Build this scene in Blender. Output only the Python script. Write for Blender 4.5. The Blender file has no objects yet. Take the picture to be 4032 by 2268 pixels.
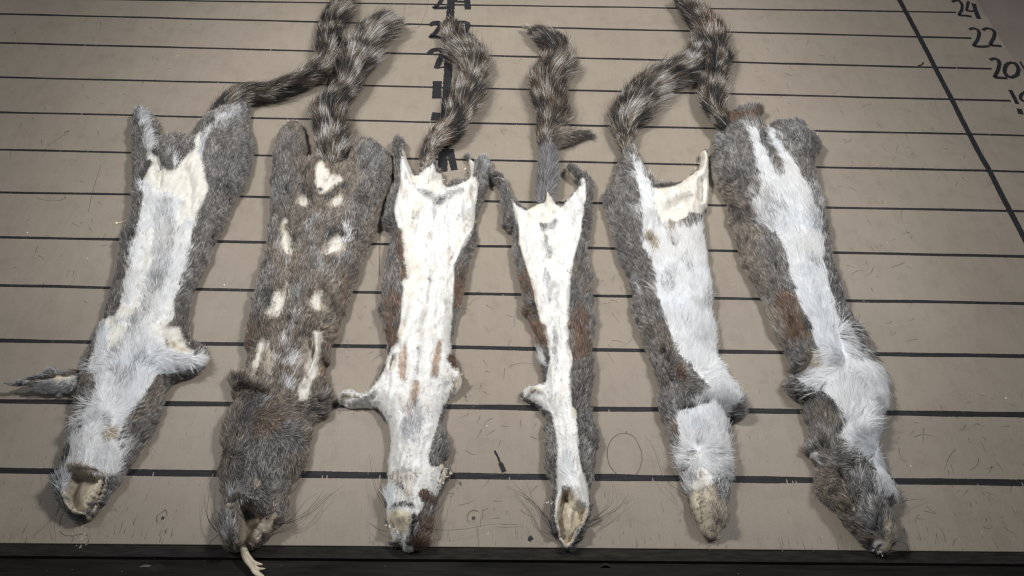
import bpy, math, random, time
import numpy as np
from mathutils import Vector, Matrix, Euler
from mathutils.geometry import delaunay_2d_cdt

random.seed(5)
RNG = np.random.default_rng(11)
SC = bpy.context.scene
COL = SC.collection
MM = 0.001

# ------------------------------------------------------------------ camera
FPX = 2900.0                                   # focal length in photo pixels (photo is 4032 x 2268)
CAM_ROT = (0.6203, -0.0301, -0.0003)
CAM_POS = (-14.878, -138.843, 488.505)         # millimetres above the board
cd = bpy.data.cameras.new('camera')
cd.sensor_fit = 'HORIZONTAL'; cd.sensor_width = 36.0
cd.lens = FPX / 4032.0 * 36.0
cd.clip_start = 0.01; cd.clip_end = 50.0
cam = bpy.data.objects.new('camera', cd); COL.objects.link(cam)
cam.rotation_euler = CAM_ROT
cam.location = [c * MM for c in CAM_POS]
SC.camera = cam

# ------------------------------------------------------------------ world, lamps, exposure
w = bpy.data.worlds.new('World'); SC.world = w; w.use_nodes = True
bg = w.node_tree.nodes['Background']
bg.inputs[0].default_value = (0.86, 0.92, 1.0, 1); bg.inputs[1].default_value = 0.20

def lamp(name, loc, target, watts, radius, cone, blend, color):
    d = bpy.data.lights.new(name, 'SPOT')
    d.energy = watts; d.shadow_soft_size = radius; d.spot_size = math.radians(cone); d.spot_blend = blend
    d.color = color
    o = bpy.data.objects.new(name, d); COL.objects.link(o)
    o.location = loc
    v = Vector(target) - Vector(loc)
    o.rotation_euler = v.to_track_quat('-Z', 'Y').to_euler()
    return o
lamp('lamp_left', (-1.00, 0.60, 1.50), (0.14, 0.37, 0), 127, 0.08, 37, 1.0, (1.0, 0.99, 0.975))
lamp('lamp_right', (1.00, 0.60, 1.50), (-0.15, 0.37, 0), 121, 0.09, 37, 1.0, (1.0, 0.99, 0.975))
vs = SC.view_settings
vs.view_transform = 'Standard'; vs.look = 'None'; vs.gamma = 1.0; vs.exposure = 0.0; vs.use_curve_mapping = False
SC.cycles.use_denoising = True; SC.cycles.denoiser = 'OPENIMAGEDENOISE'; SC.cycles.denoising_input_passes = 'RGB_ALBEDO_NORMAL'; SC.cycles.filter_width = 1.25
SC.cycles.max_bounces = 8; SC.cycles.diffuse_bounces = 6; SC.cycles.transmission_bounces = 6; SC.cycles.transparent_max_bounces = 8

# ------------------------------------------------------------------ photo pixel <-> board millimetres
_R = np.array(Euler(CAM_ROT, 'XYZ').to_matrix())
_C = np.array(CAM_POS)
def unproj(p, z=0.0):
    p = np.atleast_2d(np.asarray(p, float))
    d = np.stack([(p[:, 0] - 2016) / FPX, -(p[:, 1] - 1134) / FPX, -np.ones(len(p))], 1) @ _R.T
    t = (z - _C[2]) / d[:, 2]
    return _C + d * t[:, None]
def proj(P):
    q = (np.asarray(P, float) - _C) @ _R
    return np.stack([2016 + FPX * q[:, 0] / -q[:, 2], 1134 - FPX * q[:, 1] / -q[:, 2]], 1)
VIEWS = dict(A=(0, 350, .62112), B=(0, 1200, .73692), C=(700, 0, .62112), D=(850, 700, .55228), E=(750, 1400, .59904),
             F=(1450, 50, .58678), G=(1300, 800, .55221), H=(1300, 1450, .56444), I=(2250, 0, .62112), J=(2300, 800, .55202),
             K=(2500, 1450, .56444), L=(3300, 0, .55204), M=(1600, 0, .48309), N=(0, 0, .34513), O=(0, 1700, .39199),
             Q=(3200, 1500, .52994), Z=(0, 0, 1.56522))
def T(s):
    """'A 10,20 30,40 B 5,6' -> photo pixels; each letter names the enlarged view the numbers were measured in."""
    out = []; v = None
    for tok in s.split():
        if tok in VIEWS: v = VIEWS[tok]
        else:
            a = tok.split(',')
            out.append([v[0] + float(a[0]) * v[2], v[1] + float(a[1]) * v[2]] + [float(x) for x in a[2:3]])
    return np.array(out)

# ------------------------------------------------------------------ small numeric tools
def hash2(ix, iy, k):
    h = (ix.astype(np.int64) * 374761393 + iy.astype(np.int64) * 668265263 + k * 974634777) & 0x7fffffff
    h = ((h ^ (h >> 13)) * 1274126177) & 0x7fffffff
    return ((h ^ (h >> 16)) & 0xffffff) / float(0xffffff)
def noise(x, y, s, k=0):
    x = x / s; y = y / s
    ix = np.floor(x); iy = np.floor(y); fx = x - ix; fy = y - iy
    ix = ix.astype(np.int64); iy = iy.astype(np.int64)
    fx = fx * fx * (3 - 2 * fx); fy = fy * fy * (3 - 2 * fy)
    a = hash2(ix, iy, k); b = hash2(ix + 1, iy, k); c = hash2(ix, iy + 1, k); d = hash2(ix + 1, iy + 1, k)
    return (a * (1 - fx) + b * fx) * (1 - fy) + (c * (1 - fx) + d * fx) * fy          # 0..1
def fbm(x, y, s, k=0, n=3):
    t = 0; a = 1; tot = 0
    for i in range(n):
        t = t + a * noise(x + 17.3 * i, y - 9.1 * i, s / 2 ** i, k + i * 7); tot += a; a *= .5
    return t / tot
def seg_dist(P, A, B):
    """distance from every point of P to the nearest of the segments A-B, with segment index and parameter"""
    best = np.full(len(P), 1e9); bi = np.zeros(len(P), int); bt = np.zeros(len(P))
    for i in range(len(A)):
        d = B[i] - A[i]; L = max((d * d).sum(), 1e-9)
        t = np.clip(((P - A[i]) @ d) / L, 0, 1)
        q = P - A[i] - t[:, None] * d
        e = (q * q).sum(1)
        m = e < best
        best[m] = e[m]; bi[m] = i; bt[m] = t[m]
    return np.sqrt(best), bi, bt
def inside(P, poly):
    x, y = P[:, 0], P[:, 1]; r = np.zeros(len(P), bool)
    x0, y0 = poly[-1]
    for x1, y1 in poly:
        c = ((y0 > y) != (y1 > y))
        if c.any():
            r ^= c & (x < (x1 - x0) * (y - y0) / ((y1 - y0) if y1 != y0 else 1e-9) + x0)
        x0, y0 = x1, y1
    return r
def smooth(t):
    t = np.clip(t, 0, 1); return t * t * (3 - 2 * t)
def catmull(P, closed, step):
    P = np.asarray(P, float); n = len(P); out = []
    rng = range(n) if closed else range(n - 1)
    for i in rng:
        p1, p2 = P[i], P[(i + 1) % n]
        p0 = P[i - 1] if (closed or i > 0) else 2 * p1 - p2
        p3 = P[(i + 2) % n] if (closed or i + 2 < n) else 2 * p2 - p1
        m = max(1, int(np.linalg.norm((p2 - p1)[:2]) / step))
        for t in np.arange(m) / m:
            a = .5 * ((2 * p1) + (-p0 + p2) * t + (2 * p0 - 5 * p1 + 4 * p2 - p3) * t * t + (-p0 + 3 * p1 - 3 * p2 + p3) * t ** 3)
            lin = p1 + (p2 - p1) * t
            out.append(.6 * a + .4 * lin)
    if not closed: out.append(P[-1])
    return np.array(out)

# ------------------------------------------------------------------ materials
def new_mat(name):
    m = bpy.data.materials.new(name); m.use_nodes = True
    nt = m.node_tree; b = nt.nodes['Principled BSDF']
    return m, nt, b
def nd(nt, t, **kw):
    n = nt.nodes.new(t)
    for k, v in kw.items(): setattr(n, k, v)
    return n
def ramp(nt, fac, stops):
    r = nd(nt, 'ShaderNodeValToRGB'); e = r.color_ramp.elements
    while len(e) < len(stops): e.new(0.5)
    for x, (p, c) in zip(e, stops):
        x.position = p; x.color = (c if len(c) == 4 else (*c, 1))
    nt.links.new(fac, r.inputs[0]); return r.outputs[0]
def mixc(nt, fac, a, b, mode='MIX'):
    m = nd(nt, 'ShaderNodeMix', data_type='RGBA', blend_type=mode)
    for s, v in ((m.inputs[0], fac), (m.inputs[6], a), (m.inputs[7], b)):
        if hasattr(v, 'links') or isinstance(v, bpy.types.NodeSocket): nt.links.new(v, s)
        else: s.default_value = v if isinstance(v, (int, float)) else (*v, 1)
    return m.outputs[2]
def objco(nt, scale=(1, 1, 1), rot=(0, 0, 0)):
    tc = nd(nt, 'ShaderNodeTexCoord'); mp = nd(nt, 'ShaderNodeMapping')
    mp.inputs['Scale'].default_value = scale; mp.inputs['Rotation'].default_value = rot
    nt.links.new(tc.outputs['Object'], mp.inputs[0]); return mp.outputs[0]
def ntex(nt, vec, scale, detail=4, rough=.55):
    n = nd(nt, 'ShaderNodeTexNoise'); n.inputs['Scale'].default_value = scale
    n.inputs['Detail'].default_value = detail; n.inputs['Roughness'].default_value = rough
    nt.links.new(vec, n.inputs['Vector']); return n.outputs['Fac']
def bump(nt, b, h, strength, dist):
    n = nd(nt, 'ShaderNodeBump'); n.inputs['Strength'].default_value = strength; n.inputs['Distance'].default_value = dist
    nt.links.new(h, n.inputs['Height']); nt.links.new(n.outputs[0], b.inputs['Normal'])

def m_fur():
    m, nt, b = new_mat('fur')
    a = nd(nt, 'ShaderNodeAttribute', attribute_name='fur_color')
    df = nd(nt, 'ShaderNodeBsdfDiffuse'); tr = nd(nt, 'ShaderNodeBsdfTranslucent'); gl = nd(nt, 'ShaderNodeBsdfGlossy')
    for n_ in (df, tr): nt.links.new(a.outputs['Color'], n_.inputs['Color'])
    # a hair lying in a dense coat is lit much like the coat's surface: lean its normal towards the skin's
    sn = nd(nt, 'ShaderNodeAttribute', attribute_name='skin_normal'); ge = nd(nt, 'ShaderNodeNewGeometry')
    mv = nd(nt, 'ShaderNodeMix', data_type='VECTOR'); mv.inputs[0].default_value = .72
    nt.links.new(ge.outputs['Normal'], mv.inputs[4]); nt.links.new(sn.outputs['Vector'], mv.inputs[5])
    nm = nd(nt, 'ShaderNodeVectorMath', operation='NORMALIZE'); nt.links.new(mv.outputs[1], nm.inputs[0])
    nt.links.new(nm.outputs[0], df.inputs['Normal'])
    gl.inputs['Roughness'].default_value = .42; gl.inputs['Color'].default_value = (1, 1, 1, 1)
    m1 = nd(nt, 'ShaderNodeMixShader'); m1.inputs[0].default_value = .22
    nt.links.new(df.outputs[0], m1.inputs[1]); nt.links.new(tr.outputs[0], m1.inputs[2])
    m2 = nd(nt, 'ShaderNodeMixShader'); m2.inputs[0].default_value = .035
    nt.links.new(m1.outputs[0], m2.inputs[1]); nt.links.new(gl.outputs[0], m2.inputs[2])
    nt.links.new(m2.outputs[0], nt.nodes['Material Output'].inputs['Surface'])
    return m
def m_hide():
    m, nt, b = new_mat('hide')
    a = nd(nt, 'ShaderNodeAttribute', attribute_name='hide_color')
    v = objco(nt)
    n1 = ntex(nt, v, 160, 5, .6); n2 = ntex(nt, v, 900, 3, .6)
    c = mixc(nt, .75, a.outputs['Color'], ramp(nt, n1, [(.28, (.80, .76, .71)), (.58, (1, 1, 1))]), 'MULTIPLY')
    nt.links.new(c, b.inputs['Base Color'])
    b.inputs['Roughness'].default_value = .46; b.inputs['Specular IOR Level'].default_value = .4
    ad = nd(nt, 'ShaderNodeMath', operation='ADD'); nt.links.new(n1, ad.inputs[0]); nt.links.new(n2, ad.inputs[1])
    bump(nt, b, ad.outputs[0], .5, .0008)
    return m
def m_board():
    m, nt, b = new_mat('painted_plywood')
    v = objco(nt); vg = objco(nt, (60, 6, 1)); vf = objco(nt, (400, 40, 1))
    big = ntex(nt, v, 7, 4, .6); grain = ntex(nt, vg, 3, 5, .6); fine = ntex(nt, vf, 3, 3, .6); mic = ntex(nt, v, 700, 3, .6)
    c = ramp(nt, big, [(.3, (.240, .203, .161)), (.7, (.289, .246, .197))])
    c = mixc(nt, .16, c, ramp(nt, grain, [(.35, (.72, .70, .68)), (.6, (1, 1, 1))]), 'MULTIPLY')
    c = mixc(nt, .22, c, ramp(nt, ntex(nt, v, 60, 6, .7), [(.36, (.62, .58, .54)), (.5, (1, 1, 1))]), 'MULTIPLY')
    c = mixc(nt, .25, c, ramp(nt, mic, [(.3, (.7, .7, .7)), (.65, (1, 1, 1))]), 'MULTIPLY')
    nt.links.new(c, b.inputs['Base Color'])
    b.inputs['Roughness'].default_value = .48; b.inputs['Specular IOR Level'].default_value = .35
    ad = nd(nt, 'ShaderNodeMath', operation='ADD'); nt.links.new(grain, ad.inputs[0]); nt.links.new(fine, ad.inputs[1])
    ad2 = nd(nt, 'ShaderNodeMath', operation='ADD'); nt.links.new(ad.outputs[0], ad2.inputs[0]); nt.links.new(mic, ad2.inputs[1])
    bump(nt, b, ad2.outputs[0], .16, .0006)
    return m
def m_marker():
    m, nt, b = new_mat('black_marker')
    v = objco(nt, (40, 900, 1)); v2 = objco(nt, (300, 60, 1))
    n = ntex(nt, v, 1, 4, .6); n2 = ntex(nt, v2, 1, 4, .7)
    c = ramp(nt, n, [(.35, (.010, .010, .012)), (.62, (.022, .021, .024)), (.78, (.06, .055, .052))])
    c = mixc(nt, ramp(nt, n2, [(.62, (0, 0, 0)), (.72, (1, 1, 1))]), c, (.10, .088, .075))
    nt.links.new(c, b.inputs['Base Color']); b.inputs['Roughness'].default_value = .6; b.inputs['Specular IOR Level'].default_value = .2
    return m
def m_plain(name, col, rough=.6, var=.25, scale=200, spec=.3, stretch=(1, 1, 1)):
    m, nt, b = new_mat(name)
    n = ntex(nt, objco(nt, stretch), scale, 4, .6)
    lo = [c * (1 - var) for c in col]; hi = [min(1, c * (1 + var)) for c in col]
    nt.links.new(ramp(nt, n, [(.3, lo), (.7, hi)]), b.inputs['Base Color'])
    b.inputs['Roughness'].default_value = rough; b.inputs['Specular IOR Level'].default_value = spec
    bump(nt, b, n, .4, .0006)
    return m
M_FUR = m_fur(); M_HIDE = m_hide(); M_BOARD = m_board(); M_MARK = m_marker()
M_RAIL = m_plain('dark_stained_wood', (.0125, .0115, .0102), .8, .7, 2.2, .15, (8, 120, 60))
M_EDGE = m_plain('board_edge_paint', (.022, .020, .0172), .85, .45, 3, .12, (30, 200, 200))
M_UNDER = m_plain('brown_panel', (.23, .185, .158), .6, .12, 12)
M_STRAW = m_plain('pale_splinter', (.62, .52, .34), .6)
M_LINT = m_plain('white_lint', (.75, .74, .70), .8)
M_CHECK = m_plain('wood_check', (.135, .110, .086), .8)
M_CHIP = m_plain('chipped_paint', (.40, .34, .27), .7)
M_SCREW = m_plain('painted_screw', (.25, .212, .172), .45, .15, 500)

# ------------------------------------------------------------------ object helpers
def link_mesh(name, V, F, mat, parent=None, smooth_shade=True):
    me = bpy.data.meshes.new(name); me.from_pydata([tuple(v) for v in V], [], F); me.update()
    if smooth_shade: me.polygons.foreach_set('use_smooth', [True] * len(me.polygons))
    if mat: me.materials.append(mat)
    o = bpy.data.objects.new(name, me); COL.objects.link(o); o.parent = parent
    return o
def tag(o, label=None, cat=None, group=None, kind=None):
    for k, v in (('label', label), ('category', cat), ('group', group), ('kind', kind)):
        if v: o[k] = v
    return o
def hair_object(name, pts, rad, colr, parent, mat=None, nrm=None):
    """pts (n,k,3) mm, rad (n,k) mm, colr (n,k,3)"""
    n, k = rad.shape
    hc = bpy.data.hair_curves.new(name); hc.add_curves([k] * n)
    hc.attributes['position'].data.foreach_set('vector', (pts * MM).astype(np.float32).ravel())
    ra = hc.attributes.get('radius') or hc.attributes.new('radius', 'FLOAT', 'POINT')
    ra.data.foreach_set('value', (rad * MM).astype(np.float32).ravel())
    ca = hc.attributes.new('fur_color', 'FLOAT_COLOR', 'POINT')
    ca.data.foreach_set('color', np.concatenate([colr, np.ones((n, k, 1))], 2).astype(np.float32).ravel())
    na = hc.attributes.new('skin_normal', 'FLOAT_VECTOR', 'CURVE')
    if nrm is None: nrm = np.tile((0, 0, 1.0), (n, 1))
    na.data.foreach_set('vector', nrm.astype(np.float32).ravel())
    hc.materials.append(mat or M_FUR)
    o = bpy.data.objects.new(name, hc); COL.objects.link(o); o.parent = parent
    return o

# ------------------------------------------------------------------ kinds of coat
#        root colour         band colour         tip A               tip B              pB   len  lift dens  hide colour
KIND = dict(
 grey   =((.033,.032,.035),(.148,.136,.127),  (.48,.455,.425),      (.055,.050,.048),   .38, 3.7, .50, 1.0, (.085,.082,.082)),
 brown  =((.045,.040,.036),(.185,.152,.122),  (.49,.43,.365),   (.055,.046,.040),   .38, 3.8, .48, 1.0, (.09,.08,.072)),
 rust   =((.040,.032,.028),(.150,.088,.058),  (.31,.215,.155),    (.05,.037,.03),     .30, 4.2, .30, 1.0, (.07,.05,.04)),
 dark   =((.022,.021,.023),(.075,.070,.068),  (.24,.225,.21),      (.020,.019,.020),   .55, 3.8, .30, 1.0, (.025,.024,.025)),
 white  =((.82,.838,.862), (.895,.912,.935),  (.925,.94,.955),    (.85,.86,.87),     .26, 6.5, .10, .90, (.89,.89,.89)),
 mixed  =((.28,.285,.30),  (.60,.605,.62),    (.86,.865,.87),     (.32,.31,.31),      .40, 6.4, .16, .80, (.52,.52,.53)),
 slate  =((.08,.08,.083),  (.31,.308,.312),   (.58,.58,.585),     (.11,.108,.108),      .36, 4.4, .22, 1.0, (.14,.14,.155)),
 tan    =((.25,.21,.165),  (.50,.43,.34),     (.66,.60,.50),      (.32,.25,.18),      .35, 3.4, .25, .75, (.52,.45,.35)),
 short  =((.67,.66,.635),  (.755,.747,.725),  (.795,.79,.775),    (.69,.665,.63),     .30, 3.0, .05, .45, (.775,.768,.745)),
 stain  =((.20,.16,.13),   (.38,.315,.26),    (.56,.50,.44),      (.22,.16,.12),      .45, 3.2, .20, .75, (.50,.44,.38)),
 bare   =((.58,.55,.47),   (.68,.65,.575),    (.72,.70,.63),      (.58,.53,.44),      .30, 2.0, .14, .10, (.735,.715,.655)),
 leather=((.60,.55,.45),   (.66,.60,.50),     (.70,.64,.54),      (.50,.43,.34),      .30, 1.6, .14, .02, (.62,.545,.42)),
 sienna =((.26,.19,.145),  (.36,.265,.20),    (.52,.42,.34),      (.22,.15,.11),      .40, 3.2, .08, .70, (.40,.30,.235)),
 hollow =((.10,.08,.06),   (.16,.13,.10),     (.20,.17,.13),      (.10,.08,.06),      .30, 1.6, .14, .02, (.30,.25,.19)),
)
KN = list(KIND); KIDX = {k: i for i, k in enumerate(KN)}
K_COL = np.array([[KIND[k][i] for i in range(4)] for k in KN])
K_PB, K_LEN, K_LIFT, K_DENS = (np.array([KIND[k][i] for k in KN]) for i in (4, 5, 6, 7))
K_HIDE = np.array([KIND[k][8] for k in KN])

def parse_regions(txt):
    """lines 'kind soft poly: pts' or 'kind soft stroke r: pts' (r and soft in photo pixels)"""
    out = []
    for ln in txt.strip().splitlines():
        if not ln.strip(): continue
        head, pts = ln.split(':'); h = head.split()
        out.append((h[0], float(h[1]) * .85, h[2], float(h[3]) * (1.15 if h[0] == 'rust' else .72) if len(h) > 3 else 0.0, T(pts)))
    return out
def region_amount(px, reg, nz):
    kind, soft, shape, r, pts = reg
    lo = pts[:, :2].min(0) - r - 2.5 * soft - 4; hi = pts[:, :2].max(0) + r + 2.5 * soft + 4
    m = ((px > lo) & (px < hi)).all(1)
    a = np.zeros(len(px))
    if not m.any(): return a
    P = px[m]
    if shape == 'poly':
        d, _, _ = seg_dist(P, pts, np.roll(pts, -1, 0)); sd = np.where(inside(P, pts), d, -d)
    else:
        d = seg_dist(P, pts[:-1], pts[1:])[0] if len(pts) > 1 else np.linalg.norm(P - pts[0], axis=1)
        sd = r - d
    a[m] = smooth(.5 + (sd + (nz[m] - .5) * 1.7 * soft + (5 if kind in ('bare', 'tan') else 0)) / (2 * soft))
    return a
def kind_weights(px, default, regs, soften=1.0):
    W = np.zeros((len(px), len(KN))); W[:, KIDX[default]] = 1
    nz = fbm(px[:, 0], px[:, 1], 46, 3, 3)
    for rg in regs:
        a = region_amount(px, rg, nz) * {'rust': .85, 'stain': .62, 'slate': .75, 'dark': .78, 'mixed': .85}.get(rg[0], 1.0) * (soften.get(rg[0], 1.0) if isinstance(soften, dict) else soften if rg[0] in ('slate', 'dark', 'stain', 'mixed') else 1.0)
        m = a > 0
        W[m] *= (1 - a[m])[:, None]; W[m, KIDX[rg[0]]] += a[m]
    return W

# ------------------------------------------------------------------ a dried skin: a puffy closed sheet from a traced outline, with relief
def parse_relief(txt):
    out = []
    for ln in txt.strip().splitlines():
        if not ln.strip(): continue
        head, pts = ln.split(':'); h = head.split()            # 'push|hole|lift amount_mm radius_px'
        out.append((h[0], float(h[1]), float(h[2]) * .7, T(pts)))
    return out
def make_sheet(outline_px, H, R, relief, default, regs, spacing=1.35, ragged=.5, seed=0, z_edge=4.0, min_top=.9, wrinkle=1.0, soften=1.0, crease=1.0):
    ol = unproj(catmull(outline_px, True, 6), z_edge)[:, :2]
    # resample evenly
    seg = np.linalg.norm(np.roll(ol, -1, 0) - ol, axis=1); cum = np.concatenate([[0], np.cumsum(seg)])
    n = int(cum[-1] / (spacing * .9)); s = np.arange(n) / n * cum[-1]
    c = np.vstack([ol, ol[:1]])
    ol = np.stack([np.interp(s, cum, c[:, 0]), np.interp(s, cum, c[:, 1])], 1)
    ol = ol + (np.stack([fbm(s * 1.0, s * 0, 3.2, seed + 1, 2), fbm(s * 1.0, s * 0 + 50, 3.2, seed + 2, 2)], 1) - .5) * 2 * ragged
    lo, hi = ol.min(0), ol.max(0)
    gx = np.arange(lo[0], hi[0], spacing); gy = np.arange(lo[1], hi[1], spacing * .866)
    X, Y = np.meshgrid(gx, gy); X = X + (np.arange(len(gy)) % 2)[:, None] * spacing * .5
    G = np.stack([X.ravel(), Y.ravel()], 1)
    G = G + (RNG.random(G.shape) - .5) * spacing * .3
    G = G[inside(G, ol)]
    d, _, _ = seg_dist(G, ol, np.roll(ol, -1, 0))
    G = G[d > spacing * .55]
    P = np.vstack([ol, G]); nb = len(ol)
    res = delaunay_2d_cdt([Vector(p) for p in P], [], [list(range(nb))], 1, 1e-5)
    V2 = np.array([(v.x, v.y) for v in res[0]]); F = np.array([list(f) for f in res[2]], int)
    a, b, c3 = V2[F[:, 0]], V2[F[:, 1]], V2[F[:, 2]]
    cr = (b[:, 0] - a[:, 0]) * (c3[:, 1] - a[:, 1]) - (b[:, 1] - a[:, 1]) * (c3[:, 0] - a[:, 0])
    F[cr < 0] = F[cr < 0][:, ::-1]
    F = F[np.abs(cr) > 1e-7]
    d, di, dt = seg_dist(V2, ol, np.roll(ol, -1, 0))
    near = ol[di] + (np.roll(ol, -1, 0)[di] - ol[di]) * dt[:, None]
    q = 1 - np.clip(d / R, 0, 1)
    top = min_top + H * np.sqrt(np.clip(1 - q * q, 0, 1))
    x, y = V2[:, 0], V2[:, 1]
    soft = smooth(d / 6)
    top += soft * wrinkle * ((fbm(x, y, 22, seed + 5, 3) - .5) * 5.0 + (fbm(x, y * .5, 6, seed + 9, 2) - .5) * 1.6)
    rdg = (1 - np.abs(2 * fbm(x + (fbm(x, y, 12, seed + 2, 2) - .5) * 10, y * .14, 4.5, seed + 31, 2) - 1)) ** 4
    top += soft * wrinkle * crease * (rdg - .3) * .8
    bot = np.full(len(V2), .35)
    lift = np.zeros(len(V2))
    px = proj(np.stack([x, y, top], 1))
    nz = fbm(px[:, 0], px[:, 1], 30, 8, 3)
    for kind, amt, rad, pts in relief:
        if kind == 'hole':
            dd, _, _ = seg_dist(px, pts, np.roll(pts, -1, 0)); sd = np.where(inside(px, pts), dd, -dd)
            wgt = smooth(.5 + (sd + (nz - .5) * rad) / (2 * rad)); top -= amt * wgt
            top += 1.6 * np.exp(-((sd + rad) / (1.3 * rad)) ** 2)                   # a dry curled rim
        else:
            dd = seg_dist(px, pts[:-1], pts[1:])[0] if len(pts) > 1 else np.linalg.norm(px - pts[0], axis=1)
            wgt = np.exp(-(dd / rad) ** 2 * 1.6)
            if kind == 'push': top += amt * wgt * smooth(d / 2.5)
            else: lift += amt * wgt
    top = np.maximum(top, min_top) + lift; bot = bot + lift
    top = np.maximum(top, bot + .5)
    n = len(V2)
    Vt = np.column_stack([x, y, top]); Vb = np.column_stack([x, y, bot])
    # boundary loop walls
    e = {}
    for f in F:
        for i in range(3):
            u, v = int(f[i]), int(f[(i + 1) % 3]); e[(u, v)] = e.get((u, v), 0) + 1
    walls = [(v, u, u + n, v + n) for (u, v) in e if (v, u) not in e]
    faces = [tuple(int(i) for i in f) for f in F] + [tuple(int(i) + n for i in f[::-1]) for f in F] + walls
    pxt = proj(Vt)
    W = kind_weights(pxt, default, regs, soften)
    hc = W @ K_HIDE
    stv = fbm(x + (fbm(x, y, 20, seed + 3, 2) - .5) * 10, y * .16, 3.0, seed + 23, 3)       # faint lengthwise staining of the dry skin
    hc = hc * (1 - np.array([.11, .115, .125]) * smooth((stv - .48) / .22)[:, None])
    N = np.zeros_like(Vt)
    fn = np.cross(Vt[F[:, 1]] - Vt[F[:, 0]], Vt[F[:, 2]] - Vt[F[:, 0]])
    for i in range(3): np.add.at(N, F[:, i], fn)
    N /= np.linalg.norm(N, axis=1)[:, None] + 1e-9
    out = V2 - near; ln = np.linalg.norm(out, axis=1)[:, None]
    out = -out / np.maximum(ln, .05)
    return dict(W=W, Vt=Vt, Vb=Vb, F=F, faces=faces, hide=hc, N=N, d=d, out=out, area=np.linalg.norm(fn, axis=1) / 2)
def sheet_object(name, sh, parent):
    V = np.vstack([sh['Vt'], sh['Vb']]) * MM
    o = link_mesh(name, V, sh['faces'], M_HIDE, parent)
    at = o.data.attributes.new('hide_color', 'FLOAT_COLOR', 'POINT')
    col = np.vstack([sh['hide'], np.tile((.30, .27, .22), (len(sh['Vb']), 1))])
    at.data.foreach_set('color', np.column_stack([col, np.ones(len(col))]).astype(np.float32).ravel())
    return o
KPTS = 5
TS = np.linspace(0, 1, KPTS)
def clump_center(x, y, size, k):
    """nearest jittered grid point"""
    ix = np.floor(x / size).astype(np.int64); iy = np.floor(y / size).astype(np.int64)
    best = np.full(len(x), 1e9); cx = np.zeros(len(x)); cy = np.zeros(len(x)); cid = np.zeros(len(x))
    for dx in (-1, 0, 1):
        for dy in (-1, 0, 1):
            jx = ix + dx; jy = iy + dy
            px_ = (jx + hash2(jx, jy, k)) * size; py_ = (jy + hash2(jx, jy, k + 1)) * size
            e = (px_ - x) ** 2 + (py_ - y) ** 2
            m = e < best
            best[m] = e[m]; cx[m] = px_[m]; cy[m] = py_[m]; cid[m] = hash2(jx, jy, k + 2)[m]
    return cx, cy, cid
def fur_colors(kid, cid, n, warm, streak, x, y, seed, guard):
    col = np.zeros((n, KPTS, 3))
    c = K_COL[kid]
    useB = RNG.random(n) < K_PB[kid] + (cid - .5) * .35 + (.5 - streak) * .25
    tip = np.where(useB[:, None], c[:, 3], c[:, 2])
    col[:, 0] = c[:, 0]; col[:, 1] = .55 * c[:, 0] + .45 * c[:, 1]
    col[:, 2] = c[:, 1]; col[:, 3] = .4 * c[:, 1] + .6 * tip; col[:, 4] = tip
    pale = np.isin(kid, [KIDX[k] for k in ('white', 'short', 'bare', 'leather')])
    g = np.exp(np.where(pale, .42, 1.0) * (RNG.normal(0, .36, n) + (cid - .5) * .35 + (streak - .5) * .3 + (fbm(x, y, 11, seed + 15, 2) - .5) * .4))[:, None, None]
    col = col * g
    col[..., 0] *= (1 + .02 * warm)[:, None]; col[..., 2] *= (1 - .03 * warm)[:, None]
    gd = guard & ~pale
    col[gd] *= np.where(RNG.random(gd.sum()) < .55, 1.4, .6)[:, None, None]
    return np.clip(col, .01, .92)
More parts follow.
